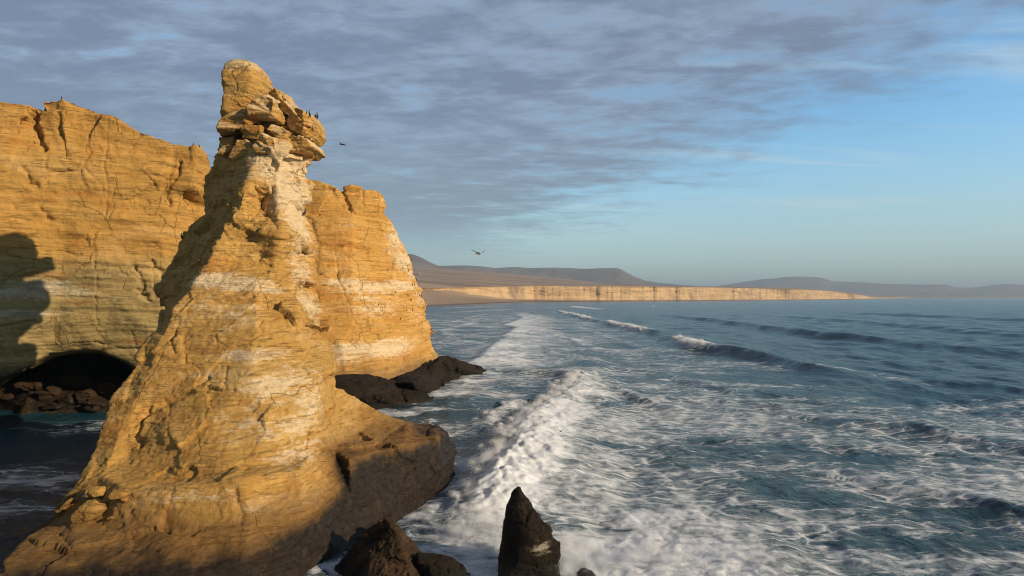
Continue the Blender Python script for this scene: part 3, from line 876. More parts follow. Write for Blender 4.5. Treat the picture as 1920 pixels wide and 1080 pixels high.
toe = np.maximum(toe * (1 + wob * 0.022 * sstep(cpx, 950, 1150)), wl * 1.003)
topd = toe + run
top_z = CAM_H + (HOR - top_py) / F * topd
top_z = np.maximum(top_z, toe_z + 2)
p2_py = tab(cpx, [(350, 498), (780, 500), (830, 504), (900, 509), (1000, 517), (1080, 525), (1150, 532), (1240, 536.5), (1300, 537), (1500, 540), (1600, 549), (1640, 555), (1700, 555.5), (2500, 555)])
p2_d = np.maximum(topd + 300, tab(cpx, [(350, 6500), (900, 6800), (1200, 8000), (1600, 9500), (1700, 14500), (2500, 17500)]))
p2_z = CAM_H + (HOR - p2_py) / F * p2_d
keys_r = []
rows = []
U = (cpx - 960) / F


def add_row(d, z, cl, sandy):
    rows.append((d, z, cl, sandy))


for s in np.linspace(0, 1, 4):
    add_row(wl * (0.985 + 0.015 * s), -3 + 3 * s * np.ones(ncol), np.zeros(ncol), np.ones(ncol))
sandm = 1 - sstep(cpx, 960, 1010)
for s in np.linspace(0, 1, 26)[1:]:
    add_row(wl + (toe - wl) * s, toe_z * s ** 1.3, 0 * cpx, np.ones(ncol))
for s in np.linspace(0, 1, 34)[1:]:
    d = toe + (topd - toe) * s
    prof = s ** 0.8
    x = U * d
    gul = fbm(np.stack([x * 0.007, x * 0 + s * 2.2, d * 0.002], 1), 6, 520, 0.62, True) * 0.8 + fbm(np.stack([x * 0.002, x * 0, x * 0 + s * 0.4], 1), 4, 523, 0.6) * 1.5
    d = d + gul * run * 0.75 * math.sin(math.pi * min(1, s * 1.02)) ** 0.6
    z = toe_z + (top_z - toe_z) * prof
    # wind-blown sand ramps against the foot of the cliff
    ramp = toe_z + (top_z - toe_z) * tab(cpx, [(350, 0.75), (800, 0.72), (850, 0.62), (880, 0.30), (905, 0.28), (940, 0.1), (1000, 0.02), (1100, 0.0), (2500, 0)])
    sd = sstep(ramp - z, -2, 4)
    add_row(d, z, np.ones(ncol), sd)
for s in (np.linspace(0, 1, 90)[1:]) ** 1.7:
    d = topd + (p2_d - topd) * s
    z = top_z + (p2_z - top_z) * s
    x = U * d
    nz = fbm(np.stack([x * 0.0012, d * 0.0012, x * 0], 1), 5, 540, 0.5)
    z = z + nz * 26 * sstep(s, 0.0, 0.3) * np.clip((p2_z - 20) / 150, 0.1, 1)
    add_row(d, z, np.full(ncol, 0.0), 0 * cpx)
for s in np.linspace(0, 1, 8)[1:]:
    add_row(p2_d + 3000 * s, p2_z - 200 * s ** 2, 0 * cpx, 0 * cpx)
D = np.stack([r[0] for r in rows]); Z = np.stack([r[1] for r in rows])
V = np.stack([(U[None, :] * D).ravel(), D.ravel(), Z.ravel()], 1)
terr = link_mesh('terrain', V, grid_faces(len(rows), ncol), M_LAND)
attr(terr.data, 'cliffness', np.stack([r[2] for r in rows]).ravel())
attr(terr.data, 'sandy', np.stack([r[3] for r in rows]).ravel())
tag(terr, 'far beach, golden sea cliffs and desert plain across the bay', 'terrain', kind='structure')

M_HILL, t = new_mat('bare_desert_hills')
pos = t.n('ShaderNodeNewGeometry').outputs['Position']
n1 = t.noise(pos, 0.0016, 8, 0.62)
c = t.mix(t.ss(n1, 0.35, 0.65), (0.150, 0.125, 0.115, 1), (0.235, 0.195, 0.175, 1))
bs = t.n('ShaderNodeBsdfPrincipled', {'Base Color': c, 'Roughness': 0.97, 'Specular IOR Level': 0.05})
t.n('ShaderNodeOutputMaterial', {'Surface': bs.outputs[0]})


def ridge(name, keys, D, frontrun, backrun, base_z, seed, label, namp=1.0, nc=700):
    k = np.array(keys, float)
    px = np.linspace(k[0, 0], k[-1, 0], nc)
    py = np.interp(px, k[:, 0], k[:, 1])
    zc = CAM_H + (HOR - py) / F * D
    zc = zc + fbm(np.stack([px * 0.05, px * 0, px * 0], 1), 5, seed, 0.6) * 9 * namp
    R = []
    nrow = 70
    for j in range(nrow):
        s = j / (nrow - 1) * 2 - 1         # -1 front foot, 0 crest, 1 back foot
        if s <= 0:
            f = 1 + s
            h = f ** 1.15
            d = D - frontrun * (1 - f)
        else:
            f = 1 - s
            h = f
            d = D + backrun * s
        dd = np.full(nc, d)
        x = (px - 960) / F * dd
        g = fbm(np.stack([x * 0.0022, dd * 0.0009, x * 0], 1), 5, seed + 3, 0.55, True)
        z = base_z + (zc - base_z) * h * (1 + g * 0.42 * namp * (1 - h) * (1 if h > 0.02 else 0)) 
        R.append(np.stack([x, dd, z], 1))
    Vv = np.concatenate(R)
    o = link_mesh(name, Vv, grid_faces(nrow, nc), M_HILL)
    tag(o, label, 'hill', kind='structure')
    return o


ridge('hill', [(300, 480), (560, 476), (700, 474), (772, 475.5), (780, 478), (792, 483), (806, 491), (820, 497), (850, 503), (900, 508), (960, 514)], 6900, 1500, 1500, 60, 600,
      'brown flat-topped hill just above the headland slope', 0.25)
ridge('mesa', [(700, 500), (800, 498), (870, 497), (905, 499), (930, 502), (960, 500), (1000, 502), (1040, 501), (1100, 503.5), (1120, 502.5), (1156, 502), (1164, 504), (1178, 512), (1190, 518),
               (1210, 526), (1240, 531), (1290, 535), (1330, 538), (1360, 541)], 11500, 2600, 2500, 60, 620, 'long grey-brown mesa behind the plain, steep at its right end', 0.6)
ridge('hill', [(1300, 542), (1335, 538), (1390, 529), (1410, 526), (1430, 523), (1450, 522), (1470, 519), (1500, 518), (1540, 520), (1550, 523), (1560, 527), (1620, 529), (1660, 532), (1700, 533), (1775, 533),
               (1786, 537), (1800, 539), (1820, 539), (1840, 537), (1870, 533), (1890, 532), (1920, 534), (2100, 536), (2500, 545)], 19500, 3500, 3000, 10, 640, 'far blue-grey range of hills on the right horizon', 0.8)
ridge('hill', [(1560, 556), (1620, 552), (1680, 551), (1720, 551), (1750, 546.5), (1780, 548), (1800, 546), (1850, 547.5), (1880, 550), (1920, 551), (2100, 549), (2500, 554)], 16500, 1500, 2000, 5, 660,
      'low tan foothills in front of the far right range', 0.5)

# ------------------------------------------------------------------ sea
def seg_field(X, Y, pts):
    """signed distance (positive = right-hand, seaward side of a polyline running away from camera), plus position and interpolated params"""
    best = np.full(X.shape, 1e9, np.float64)
    sgn = np.zeros(X.shape)
    par = [np.zeros(X.shape) for _ in range(len(pts[0]) - 2)]
    end = np.zeros(X.shape)
    for i in range(len(pts) - 1):
        ax, ay = pts[i][:2]
        bx, by = pts[i + 1][:2]
        ux, uy = bx - ax, by - ay
        L2 = ux * ux + uy * uy
        tt = ((X - ax) * ux + (Y - ay) * uy) / L2
        tc_ = np.clip(tt, 0, 1)
        qx, qy = X - (ax + tc_ * ux), Y - (ay + tc_ * uy)
        d = np.hypot(qx, qy)
        s = np.sign(ux * (Y - ay) - uy * (X - ax)) * -1
        m = d < best
        best = np.where(m, d, best)
        sgn = np.where(m, s, sgn)
        for j in range(len(par)):
            par[j] = np.where(m, pts[i][2 + j] * (1 - tc_) + pts[i + 1][2 + j] * tc_, par[j])
    return best * sgn, par


# crest lines: (x, y, height, foam) running away from the camera
def C(px, py, h, f):
    x, y = Wp(px, py)
    return (x, y, h, f)


crests = [
    # (polyline, front width, back width, foam front, foam back)
    ([C(885, 1010, 0.0, 0.5), C(905, 960, 1.0, 1.0), C(930, 900, 1.9, 1.2), C(965, 845, 2.2, 1.25), C(1000, 800, 2.2, 1.25), C(1040, 765, 2.0, 1.1), C(1075, 735, 2.6, 0.9), C(1090, 716, 2.4, 0.6), C(1040, 703, 1.6, 0.15), C(960, 697, 0.6, 0.05), C(900, 690, 0.2, 0.0)], 2.6, 9.0, 2.4, 9.5),
    ([C(1290, 778, 0.2, 0.0), C(1196, 757, 1.2, 0.35), C(1130, 735, 1.8, 0.6), C(1085, 715, 2.4, 0.9)], 2.5, 5.0, 1.0, 2.5),
    ([C(925, 800, 0.6, 0.5), C(950, 778, 1.6, 1.1), C(975, 765, 1.9, 1.0), C(1015, 772, 0.5, 0.1)], 2.0, 5.0, 4.0, 2.5),
    ([C(870, 712, 0.3, 0.4), C(885, 680, 0.8, 0.9), C(920, 660, 0.8, 0.9), C(945, 640, 0.8, 0.85), C(970, 617, 1.0, 0.9), C(950, 611, 1.0, 0.9), C(985, 597, 0.9, 0.9), C(960, 587, 0.7, 0.5)], 4.0, 16.0, 3.0, 34.0),
    # the long breaking swell
    ([C(2300, 815, 0.8, 0.0), C(1900, 760, 0.9, 0.15), C(1790, 742, 0.9, 0.1), C(1650, 715, 1.1, 0.25), C(1560, 700, 1.3, 0.15), C(1480, 684, 2.0, 0.15), C(1400, 668, 2.7, 0.25), C(1340, 660, 2.9, 0.25), C(1312, 657, 2.9, 0.9), C(1290, 651, 2.8, 1.1), C(1268, 643, 2.6, 0.5), C(1255, 637, 2.5, 0.05), C(1225, 627, 2.4, 0.05),
      C(1208, 623, 2.2, 0.6), C(1175, 616, 2.2, 1.0), C(1140, 608, 2.2, 0.9), C(1122, 604, 2.2, 0.2), C(1105, 601, 2.2, 0.5), C(1080, 594, 2.4, 1.1), C(1050, 585, 1.0, 0.2)], 3.6, 17.0, 5.0, 7.0),
    # outer swells
    ([C(2300, 700, 1.2, 0), C(1920, 668, 1.8, 0), C(1700, 648, 2.2, 0), C(1500, 626, 2.5, 0), C(1400, 612, 2.8, 0.15), C(1330, 602, 2.8, 0.45), C(1250, 594, 1.6, 0)], 4.5, 22.0, 1.5, 4),
    ([C(2300, 650, 0.6, 0), C(1920, 632, 1.4, 0), C(1800, 622, 2.0, 0), C(1600, 604, 2.4, 0), C(1450, 593, 0.9, 0)], 6, 26.0, 1, 1),
    ([C(2300, 612, 0.6, 0), C(1920, 603, 2.2, 0), C(1700, 593, 2.6, 0), C(1550, 586, 0.8, 0)], 8, 30.0, 1, 1),
    ([C(1120, 580, 0.7, 0.7), C(1085, 577, 1.2, 1.0), C(1068, 574, 0.7, 0.8)], 8, 25, 10, 20),
    ([C(840, 640, 0.4, 0.4), C(830, 620, 0.6, 0.6), C(890, 604, 0.7, 0.7), C(870, 596, 0.4, 0.5), C(900, 590, 0.4, 0.5)], 4, 10, 4, 10),
    # thin lines of surf running in to the far beach
    ([C(845, 586, .3, .6), C(900, 583, .4, .8), C(960, 580, .4, .7), C(1010, 579, .3, .5)], 4, 8, 5, 9),
    ([C(1010, 576, .3, .5), C(1060, 577, .4, .7), C(1140, 576, .3, .5)], 4, 8, 6, 12),
    ([C(830, 578, .3, .6), C(880, 576, .3, .7), C(980, 573, .3, .6), C(1100, 571, .2, .4)], 4, 8, 6, 14),
    ([C(820, 606, .3, .6), C(860, 603, .4, .8), C(905, 605, .4, .7)], 3, 8, 3, 6),
    ([C(860, 638, .3, .6), C(890, 642, .4, .8), C(912, 650, .4, .6)], 3, 8, 3, 5),
    ([C(1250, 700, .3, .3), C(1150, 690, .5, .5), C(1060, 672, .5, .5), C(1020, 650, .4, .4)], 3, 8, 1.5, 7),
    ([C(1420, 735, .3, .3), C(1330, 720, .5, .45), C(1240, 702, .5, .4)], 3, 8, 1.5, 7),
    ([C(1260, 668, .3, .3), C(1190, 648, .4, .5), C(1130, 630, .4, .5), C(1080, 612, .4, .5)], 3, 8, 2.5, 12),
    ([C(1560, 770, .3, .2), C(1450, 762, .6, .4), C(1350, 752, .5, .5), C(1240, 748, .3, .3)], 2.5, 6, 1.5, 5),
    ([C(1750, 720, .5, .35), C(1640, 708, .6, .5), C(1540, 697, .5, .4)], 3, 6, 1.5, 4),
    ([C(1120, 655, .3, .5), C(1080, 642, .4, .8), C(1040, 628, .4, .7), C(1010, 615, .3, .5)], 3, 6, 3, 5),
    ([C(1180, 690, .3, .4), C(1120, 678, .4, .7), C(1075, 664, .4, .5)], 3, 6, 2, 4),
    ([C(1700, 850, .4, .3), C(1560, 838, .6, .5), C(1430, 832, .4, .4)], 2.5, 6, 1.2, 4),
    # humps of the confused water in front
    ([C(1180, 860, 0.0, 0), C(1260, 843, 0.9, 0.0), C(1340, 852, 0.0, 0.1)], 3, 6, 1, 3),
    ([C(2100, 880, 0.3, 0.2), C(1850, 826, 0.8, 0.3), C(1700, 800, 0.9, 0.2), C(1560, 790, 0.6, 0.1)], 3, 7, 1, 3),
    ([C(2000, 990, 0.6, 0.5), C(1900, 960, 0.8, 0.6), C(1800, 930, 0.6, 0.3), C(1640, 905, 0.4, 0.1)], 2, 5, 1, 2.5),
]
zones = [  # foam cover: (px, py, rx, ry metres, strength)
    (1330, 790, 20, 14, 0.74), (1180, 800, 10, 22, 0.72), (1080, 880, 9, 16, 0.72), (1150, 960, 11, 9, 0.72), (1230, 1060, 13, 9, 1.05), (1080, 1070, 6, 6, 1.1), (1380, 1060, 7, 5, 0.85), (1100, 900, 7, 12, 0.9), (1250, 980, 9, 8, 0.8), (1000, 850, 5, 14, 1.0),
    (870, 1040, 5, 6, 0.95), (900, 1070, 6, 5, 0.95), (1500, 1040, 8, 6, 0.6), (830, 980, 4, 4, 0.45), (860, 760, 12, 14, 0.55), (930, 740, 9, 14, 0.5), (920, 705, 8, 14, 0.6), (850, 730, 10, 8, 0.62), (1150, 1075, 8, 5, 1.1),
    (1000, 640, 26, 90, 0.50), (1100, 640, 20, 60, 0.42), (880, 660, 16, 40, 0.45), (1000, 600, 40, 120, 0.46), (1200, 680, 26, 60, 0.34), (1600, 800, 40, 28, 0.50), (1400, 740, 35, 35, 0.42), (1800, 900, 40, 20, 0.50),
    (1650, 960, 30, 14, 0.48), (1850, 1040, 25, 12, 0.50), (1500, 900, 20, 16, 0.46), (1280, 900, 14, 16, 0.56), (1900, 780, 30, 20, 0.40), (860, 610, 30, 120, 0.3), (60, 900, 14, 8, 0.40), (170, 800, 10, 7, 0.55),
    (700, 990, 2.5, 2.5, .8), (760, 970, 2.5, 2.5, .85), (803, 945, 2.5, 2.5, .8), (850, 912, 2.5, 3, .8), (862, 870, 2, 3, .7), (640, 780, 4, 3, .9), (700, 780, 5, 3, .95), (760, 776, 5, 3, .95), (815, 768, 4, 3, .9), (855, 738, 5, 4, .95), (890, 714, 5, 4, .95), (922, 699, 5, 5, .95),
    (20, 950, 6, 4, 0.55), (1400, 1000, 16, 8, 0.55), (2200, 950, 60, 30, 0.45), (1110, 610, 12, 60, 0.45), (740, 770, 8, 5, 0.5), (790, 960, 5, 3, 0.5), (650, 1060, 1.5, 3, 0.7)]

tang = np.linspace(-1.75, 1.75, 1250)
rr = [22.0]
while rr[-1] < 45000:
    d = rr[-1]
    rr.append(d + min(max(d * d / 25600.0 * 1.5, 0.10), 0.0062 * d))
rr = np.array(rr)
Yg, Ug = np.meshgrid(rr, tang, indexing='ij')
Xg = Yg * Ug
X = Xg.ravel(); Y = Yg.ravel()
H = np.zeros(len(X)); FO = np.zeros(len(X)); 
spacing = np.maximum(np.minimum(np.maximum(Y * Y / 25600 * 1.5, 0.1), 0.0062 * Y), Y * 3.5 / 1250)
near = Y < 1500
Xn, Yn = X[near], Y[near]
wx = Xn + 3.0 * pn(np.stack([Xn * 0.03, Yn * 0.03, Xn * 0], 1), 700) + 0.9 * pn(np.stack([Xn * 0.15, Yn * 0.15, Xn * 0], 1), 701)
wy = Yn + 3.0 * pn(np.stack([Xn * 0.03, Yn * 0.03, Xn * 0 + 9], 1), 702)
lump = fbm(np.stack([Xn * 0.45, Yn * 0.45, Xn * 0], 1), 3, 720, 0.6)
Hn = np.zeros(len(Xn)); Fn = np.zeros(len(Xn)); Br = np.zeros(len(Xn))
for pts, wf, wb, ff, fb in crests:
    s, (hh, fo) = seg_field(wx, wy, pts)
    sc_f = np.maximum(1.0, np.abs(Yn) / 400)
    prof = np.where(s < 0, np.exp(-(s / wf) ** 2), np.exp(-(s / wb) ** 2))
    lumpy = 1 + 0.35 * lump * np.clip(fo, 0, 1)
    hh = hh * 0.80
    Hn = np.maximum(Hn, hh * prof * lumpy) + 0.12 * hh * prof
    fp = np.where(s < 0, np.exp(-(s / ff) ** 2), np.exp(-(s / fb) ** 2))
    Fn = np.maximum(Fn, fo * fp)
    Br = np.maximum(Br, np.clip(fo - 0.5, 0, 1) * np.exp(-((s - ff * -0.2) / (ff * 1.3)) ** 2))
H[near] = Hn
zone = np.zeros(len(Xn))
for (px, py, rx, ry, s) in zones:
    x0, y0 = Wp(px, py)
    q = ((wx - x0) / rx) ** 2 + ((wy - y0) / ry) ** 2
    zone = np.maximum(zone, s * np.exp(-q ** 1.5 * 0.7))
Fn = np.maximum(Fn, zone)
surf = np.clip(1 - sstep(Xn, 62, 95), 0, 1) * (1 - sstep(Yn, 500, 1300))
cv = sstep(-Xn, 24, 34) * (1 - sstep(Yn, 118, 150))
Fn = np.maximum(Fn, surf * 0.36 * (1 - 0.8 * cv))
FO[near] = Fn
# thin shore break along the far beach
def wsum(X, Y, spacing):
    h = np.zeros(len(X))
    rs = np.random.RandomState(3)
    for lam, a in ((38, .22), (24, .16), (15, .13), (9.5, .10), (6.1, .085), (3.9, .060), (2.5, .042), (1.6, .028), (1.0, .018)):
        fade = sstep(lam / spacing, 2.2, 4.5)
        if fade.max() <= 0:
            continue
        for kx in range(4):
            ang = math.radians(180 + rs.uniform(-38, 38))
            kk = 2 * math.pi / (lam * rs.uniform(0.8, 1.25))
            ph = rs.uniform(0, 6.28)
            wob = 1.2 * pn(np.stack([X / lam * 0.25, Y / lam * 0.25, X * 0 + kx], 1), int(lam * 10) + kx) if kx < 2 else 0
            sn = np.sin(kk * (X * math.cos(ang) + Y * math.sin(ang)) + ph + wob * 3.0)
            h += a * 0.5 * fade * (1.4 * (np.abs(sn) * -1 + 0.64) if kx == 0 else sn)
    return h


chop = wsum(X, Y, spacing)
rough = np.ones(len(X))
H += chop * (0.85 + 0.75 * sstep(X, 50, 110))
# froth mounds where the water is breaking
br = np.zeros(len(X)); br[near] = Br
FOn = Fn
m1 = np.abs(fbm(np.stack([Xn * 0.55, Yn * 0.55, Xn * 0], 1), 4, 740, 0.6))
m2 = np.abs(fbm(np.stack([Xn * 1.5, Yn * 1.5, Xn * 0], 1), 3, 741, 0.6))
Hn2 = H[near] + Br * (1.5 * (0.5 - m1) + 0.45 * (0.4 - m2)) + sstep(Fn, 0.6, 1.0) * (0.25 * (0.4 - m1) + 0.14 * (0.4 - m2))
H[near] = Hn2
# calmer in the shadowed cove on the left
cov = sstep(-X, 28, 40) * (1 - sstep(Y, 120, 160))
H *= 1 - 0.35 * cov
# keep the curvature of the earth out, level it far off
H *= 1 - sstep(Y, 9000, 20000) * 0.6
V = np.stack([X, Y, H], 1)

M_SEA, t = new_mat('sea_water')
pos = t.n('ShaderNodeNewGeometry').outputs['Position']
fa = t.n('ShaderNodeAttribute', attribute_name='foam').outputs['Fac']
ba = t.n('ShaderNodeAttribute', attribute_name='breaking').outputs['Fac']
flat = t.n('ShaderNodeMapping', {'Vector': pos, 'Scale': (0.52, 1.0, 0.0)}).outputs[0]
warp = t.vec('ADD', flat, t.vec('MULTIPLY', t.n('ShaderNodeTexNoise', {'Vector': flat, 'Scale': 0.22, 'Detail': 4.0}).outputs[1], (5.5, 5.5, 0.0)))
warp2 = t.vec('ADD', warp, t.vec('MULTIPLY', t.n('ShaderNodeTexNoise', {'Vector': flat, 'Scale': 1.3, 'Detail': 3.0}).outputs[1], (0.9, 0.9, 0.0)))
v1 = t.n('ShaderNodeTexVoronoi', {'Vector': warp2, 'Scale': 0.42}, feature='DISTANCE_TO_EDGE').outputs[0]
v2 = t.n('ShaderNodeTexVoronoi', {'Vector': warp2, 'Scale': 1.25}, feature='DISTANCE_TO_EDGE').outputs[0]
nn = t.noise(warp, 0.20, 9, 0.66)
nf = t.noise(warp2, 1.1, 8, 0.7)
big = t.noise(flat, 0.045, 4, 0.55, 0.5)
tt = t.m('ADD', t.m('ADD', fa, t.m('MULTIPLY', t.m('SUBTRACT', big, 0.5), 1.5)), t.m('ADD', t.m('MULTIPLY', t.m('SUBTRACT', nn, 0.5), 1.35), t.m('MULTIPLY', t.m('SUBTRACT', nf, 0.5), 0.7)))
solid = t.ss(tt, 0.55, 0.98)
wid = t.m('MULTIPLY', t.ss(tt, 0.18, 0.75), 0.26)
lace1 = t.m('SUBTRACT', 1.0, t.ss(v1, 0.0, t.m('ADD', wid, 0.012)))
lace2 = t.m('SUBTRACT', 1.0, t.ss(v2, 0.0, t.m('ADD', wid, 0.02)))
gate = t.ss(tt, 0.22, 0.50)
lace = t.m('MULTIPLY', t.m('MAXIMUM', lace1, t.m('MULTIPLY', lace2, 0.4)), gate)
film = t.m('MULTIPLY', t.ss(tt, 0.15, 0.80), t.m('MULTIPLY', t.ss(nf, 0.3, 0.7), 0.42))
lace = t.m('MULTIPLY', lace, t.ss(t.noise(flat, 0.9, 6, 0.7, 0.5), 0.28, 0.54))
foam = t.m('MAXIMUM', solid, t.m('MAXIMUM', t.m('MULTIPLY', lace, 0.80), film))
foam = t.m('MULTIPLY', foam, t.ss(fa, 0.02, 0.2), clamp=True)
# water body
wcol = t.mix(t.ss(fa, 0.1, 0.9), (0.012, 0.058, 0.088, 1), (0.030, 0.078, 0.090, 1))
wb1 = t.n('ShaderNodeBump', {'Strength': 0.9, 'Distance': 0.55, 'Height': t.noise(t.n('ShaderNodeMapping', {'Vector': pos, 'Scale': (1.0, 0.55, 1.0)}).outputs[0], 1.1, 7, 0.62, 0.5)})
wb2 = t.n('ShaderNodeBump', {'Strength': 0.8, 'Distance': 3.2, 'Height': t.noise(t.n('ShaderNodeMapping', {'Vector': pos, 'Scale': (1.0, 0.4, 1.0)}).outputs[0], 0.12, 6, 0.65, 0.5), 'Normal': wb1.outputs[0]})
wb2 = t.n('ShaderNodeBump', {'Strength': 0.8, 'Distance': 1.3, 'Height': t.noise(t.n('ShaderNodeMapping', {'Vector': pos, 'Scale': (1.0, 0.5, 1.0)}).outputs[0], 0.35, 6, 0.66, 0.5), 'Normal': wb2.outputs[0]})
water = t.n('ShaderNodeBsdfPrincipled', {'Base Color': wcol, 'Roughness': 0.20, 'IOR': 1.33, 'Specular IOR Level': 0.38, 'Normal': wb2.outputs[0]})
fb = t.n('ShaderNodeBump', {'Strength': 0.7, 'Distance': 0.18, 'Height': t.m('ADD', t.noise(pos, 1.6, 9, 0.7), t.m('MULTIPLY', foam, 0.6))})
fcol = t.mix(t.ss(nf, 0.3, 0.65), (0.64, 0.70, 0.74, 1), (0.90, 0.92, 0.94, 1))
fsh = t.n('ShaderNodeBsdfPrincipled', {'Base Color': fcol, 'Roughness': 0.85, 'Normal': fb.outputs[0], 'Specular IOR Level': 0.1,
                                       'Subsurface Weight': 0.0})
mx = t.n('ShaderNodeMixShader', {0: foam, 1: water.outputs[0], 2: fsh.outputs[0]})
t.n('ShaderNodeOutputMaterial', {'Surface': mx.outputs[0]})

sea = link_mesh('sea', V, grid_faces(len(rr), len(tang)), M_SEA)
attr(sea.data, 'foam', FO)
attr(sea.data, 'breaking', br)
tag(sea, 'blue-green sea with swells and foaming surf', 'sea', kind='structure')

# ------------------------------------------------------------------ spray thrown up by the breakers
M_SPRAY, t = new_mat('sea_spray')
bs = t.n('ShaderNodeBsdfPrincipled', {'Base Color': (0.90, 0.93, 0.96, 1), 'Roughness': 0.9, 'Specular IOR Level': 0.1})
t.n('ShaderNodeOutputMaterial', {'Surface': bs.outputs[0]})
rs = np.random.RandomState(12)
pc = []
puffs = []
for (pts, wf, wb, ff, fb2), rate in ((crests[0], 46), (crests[2], 10), (crests[1], 6), (crests[4], 40)):
    for a, b in zip(pts[:-1], pts[1:]):
        f = 0.5 * (a[3] + b[3])
        if f < 0.6:
            continue
        L = math.hypot(b[0] - a[0], b[1] - a[1])
        for k in range(int(rate * f * (L / 14.0 if rate == 46 else 1)) + 1):
            u = rs.rand()
            hh = a[2] * (1 - u) + b[2] * u
            puffs.append((a[0] * (1 - u) + b[0] * u + rs.normal(-0.3, 1.3), a[1] * (1 - u) + b[1] * u + rs.normal(0, 1.0), hh * rs.uniform(0.45, 1.05), rs.uniform(0.3, 0.95) * (1 if rate != 40 else 1.4), 420))
sx, sy = Wp(1060, 1075)
for k in range(46):
    puffs.append((sx + rs.normal(0.6, 1.4), sy + rs.normal(0.5, 1.2), abs(rs.normal(0, 1.1)) + 0.2, rs.uniform(0.35, 0.9), 330))
sx, sy = Wp(1230, 1060)
for k in range(90):
    puffs.append((sx + rs.normal(0, 4.2), sy + rs.normal(0.5, 2.0), abs(rs.normal(0, 0.75)) + 0.1, rs.uniform(0.35, 0.9), 260))
sx, sy = Wp(900, 1010)
for k in range(55):
    puffs.append((sx + rs.normal(0, 1.5), sy + rs.normal(0, 2.4), abs(rs.normal(0, 0.9)) + 0.2, rs.uniform(0.4, 1.0), 260))
for (x, y, z, r, n) in puffs:
    n = int(n * 3.2)
    q = rs.normal(0, 1, (n, 3))
    q *= (rs.rand(n, 1) ** 0.7) * np.array([r, r, r * 0.75]) * 0.8
    pc.append(q + np.array([x, y, z]))
pc = np.concatenate(pc)
pc = pc[pc[:, 2] > -0.2]
n = len(pc)
tet = np.array([[1, 1, 1], [1, -1, -1], [-1, 1, -1], [-1, -1, 1]], float)
sz = rs.uniform(0.004, 0.015, n) * (pc[:, 1] / 60.0)
ang = rs.rand(n) * 6.28
ca, sa = np.cos(ang), np.sin(ang)
tv = np.stack([ca[:, None] * tet[None, :, 0] - sa[:, None] * tet[None, :, 1], sa[:, None] * tet[None, :, 0] + ca[:, None] * tet[None, :, 1], np.broadcast_to(tet[None, :, 2], (n, 4))], 2)
tv = pc[:, None, :] + tv * sz[:, None, None]
tf = np.array([[0, 1, 2], [0, 3, 1], [0, 2, 3], [1, 3, 2]])
spray = link_mesh('sea_spray', tv.reshape(-1, 3), (np.arange(n)[:, None, None] * 4 + tf[None]).reshape(-1, 3), M_SPRAY, smooth=False)
tag(spray, 'white spray thrown up along the breakers and round the rock spike', 'spray', kind='stuff')

# ------------------------------------------------------------------ haze
bm = bmesh.new()
bmesh.ops.create_cube(bm, size=1.0)
me = bpy.data.meshes.new('haze')
bm.to_mesh(me)
bm.free()
haze = bpy.data.objects.new('haze', me)
COL.objects.link(haze)
haze.scale = (170000, 100000, 720)
haze.location = (0, 48000, 355)
mh, t = new_mat('sea_haze')
hv = t.n('ShaderNodeVolumePrincipled', {'Color': (0.60, 0.80, 1.0, 1), 'Density': 6.0e-5, 'Anisotropy': 0.1})
t.n('ShaderNodeOutputMaterial', {'Volume': hv.outputs[0]})
me.materials.append(mh)
tag(haze, 'thin sea haze over the bay', 'haze', kind='stuff')

# ------------------------------------------------------------------ birds
def bird_mat(name, col, rough=0.7):
    m, t = new_mat(name)
    pos = t.n('ShaderNodeTexCoord').outputs['Object']
    n = t.noise(pos, 14.0, 4, 0.6)
    c = t.mix(n, tuple(c * 0.7 for c in col) + (1,), tuple(min(1, c * 1.2) for c in col) + (1,))
    bs = t.n('ShaderNodeBsdfPrincipled', {'Base Color': c, 'Roughness': rough})
    t.n('ShaderNodeOutputMaterial', {'Surface': bs.outputs[0]})
    return m


M_BLACK = bird_mat('black_plumage', (0.018, 0.016, 0.016), 0.5)
M_WHITE = bird_mat('white_plumage', (0.78, 0.76, 0.72))
M_GREY = bird_mat('grey_wing_plumage', (0.16, 0.16, 0.17))
M_BILL = bird_mat('horn_bill', (0.30, 0.20, 0.08), 0.5)


def tube(pts, rad, sq=1.0, n=10):
    """one continuous tapered body along a path; rad = radius per point, sq flattens it"""
    pts = [Vector(p) for p in pts]
    vs, fs = [], []
    for i, p in enumerate(pts):
        a = pts[max(0, i - 1)]
        b = pts[min(len(pts) - 1, i + 1)]
        tdir = (b - a).normalized()
        side = Vector((0, 1, 0))
        up = tdir.cross(side).normalized()
        for j in range(n):
            an = 2 * math.pi * j / n
            vs.append(p + side * math.cos(an) * rad[i] + up * math.sin(an) * rad[i] * sq)
    for i in range(len(pts) - 1):
        for j in range(n):
            k = (j + 1) % n
            fs.append((i * n + j, i * n + k, (i + 1) * n + k, (i + 1) * n + j))
    for base, flip in ((0, False), ((len(pts) - 1) * n, True)):
        c = len(vs)
        vs.append(pts[0] if not flip else pts[-1])
        for j in range(n):
            k = (j + 1) % n
            fs.append((base + j, base + k, c, c) if flip else (base + k, base + j, c, c))
    return vs, fs


def mesh_child(name, vf, mat, parent):
    vs, fs = vf
    me = bpy.data.meshes.new(name)
    me.from_pydata([tuple(v) for v in vs], [], [tuple(dict.fromkeys(f)) for f in fs])
    for p in me.polygons:
        p.use_smooth = True
    me.materials.append(mat)
    me.update()
    o = bpy.data.objects.new(name, me)
    COL.objects.link(o)
    o.parent = parent
    return o


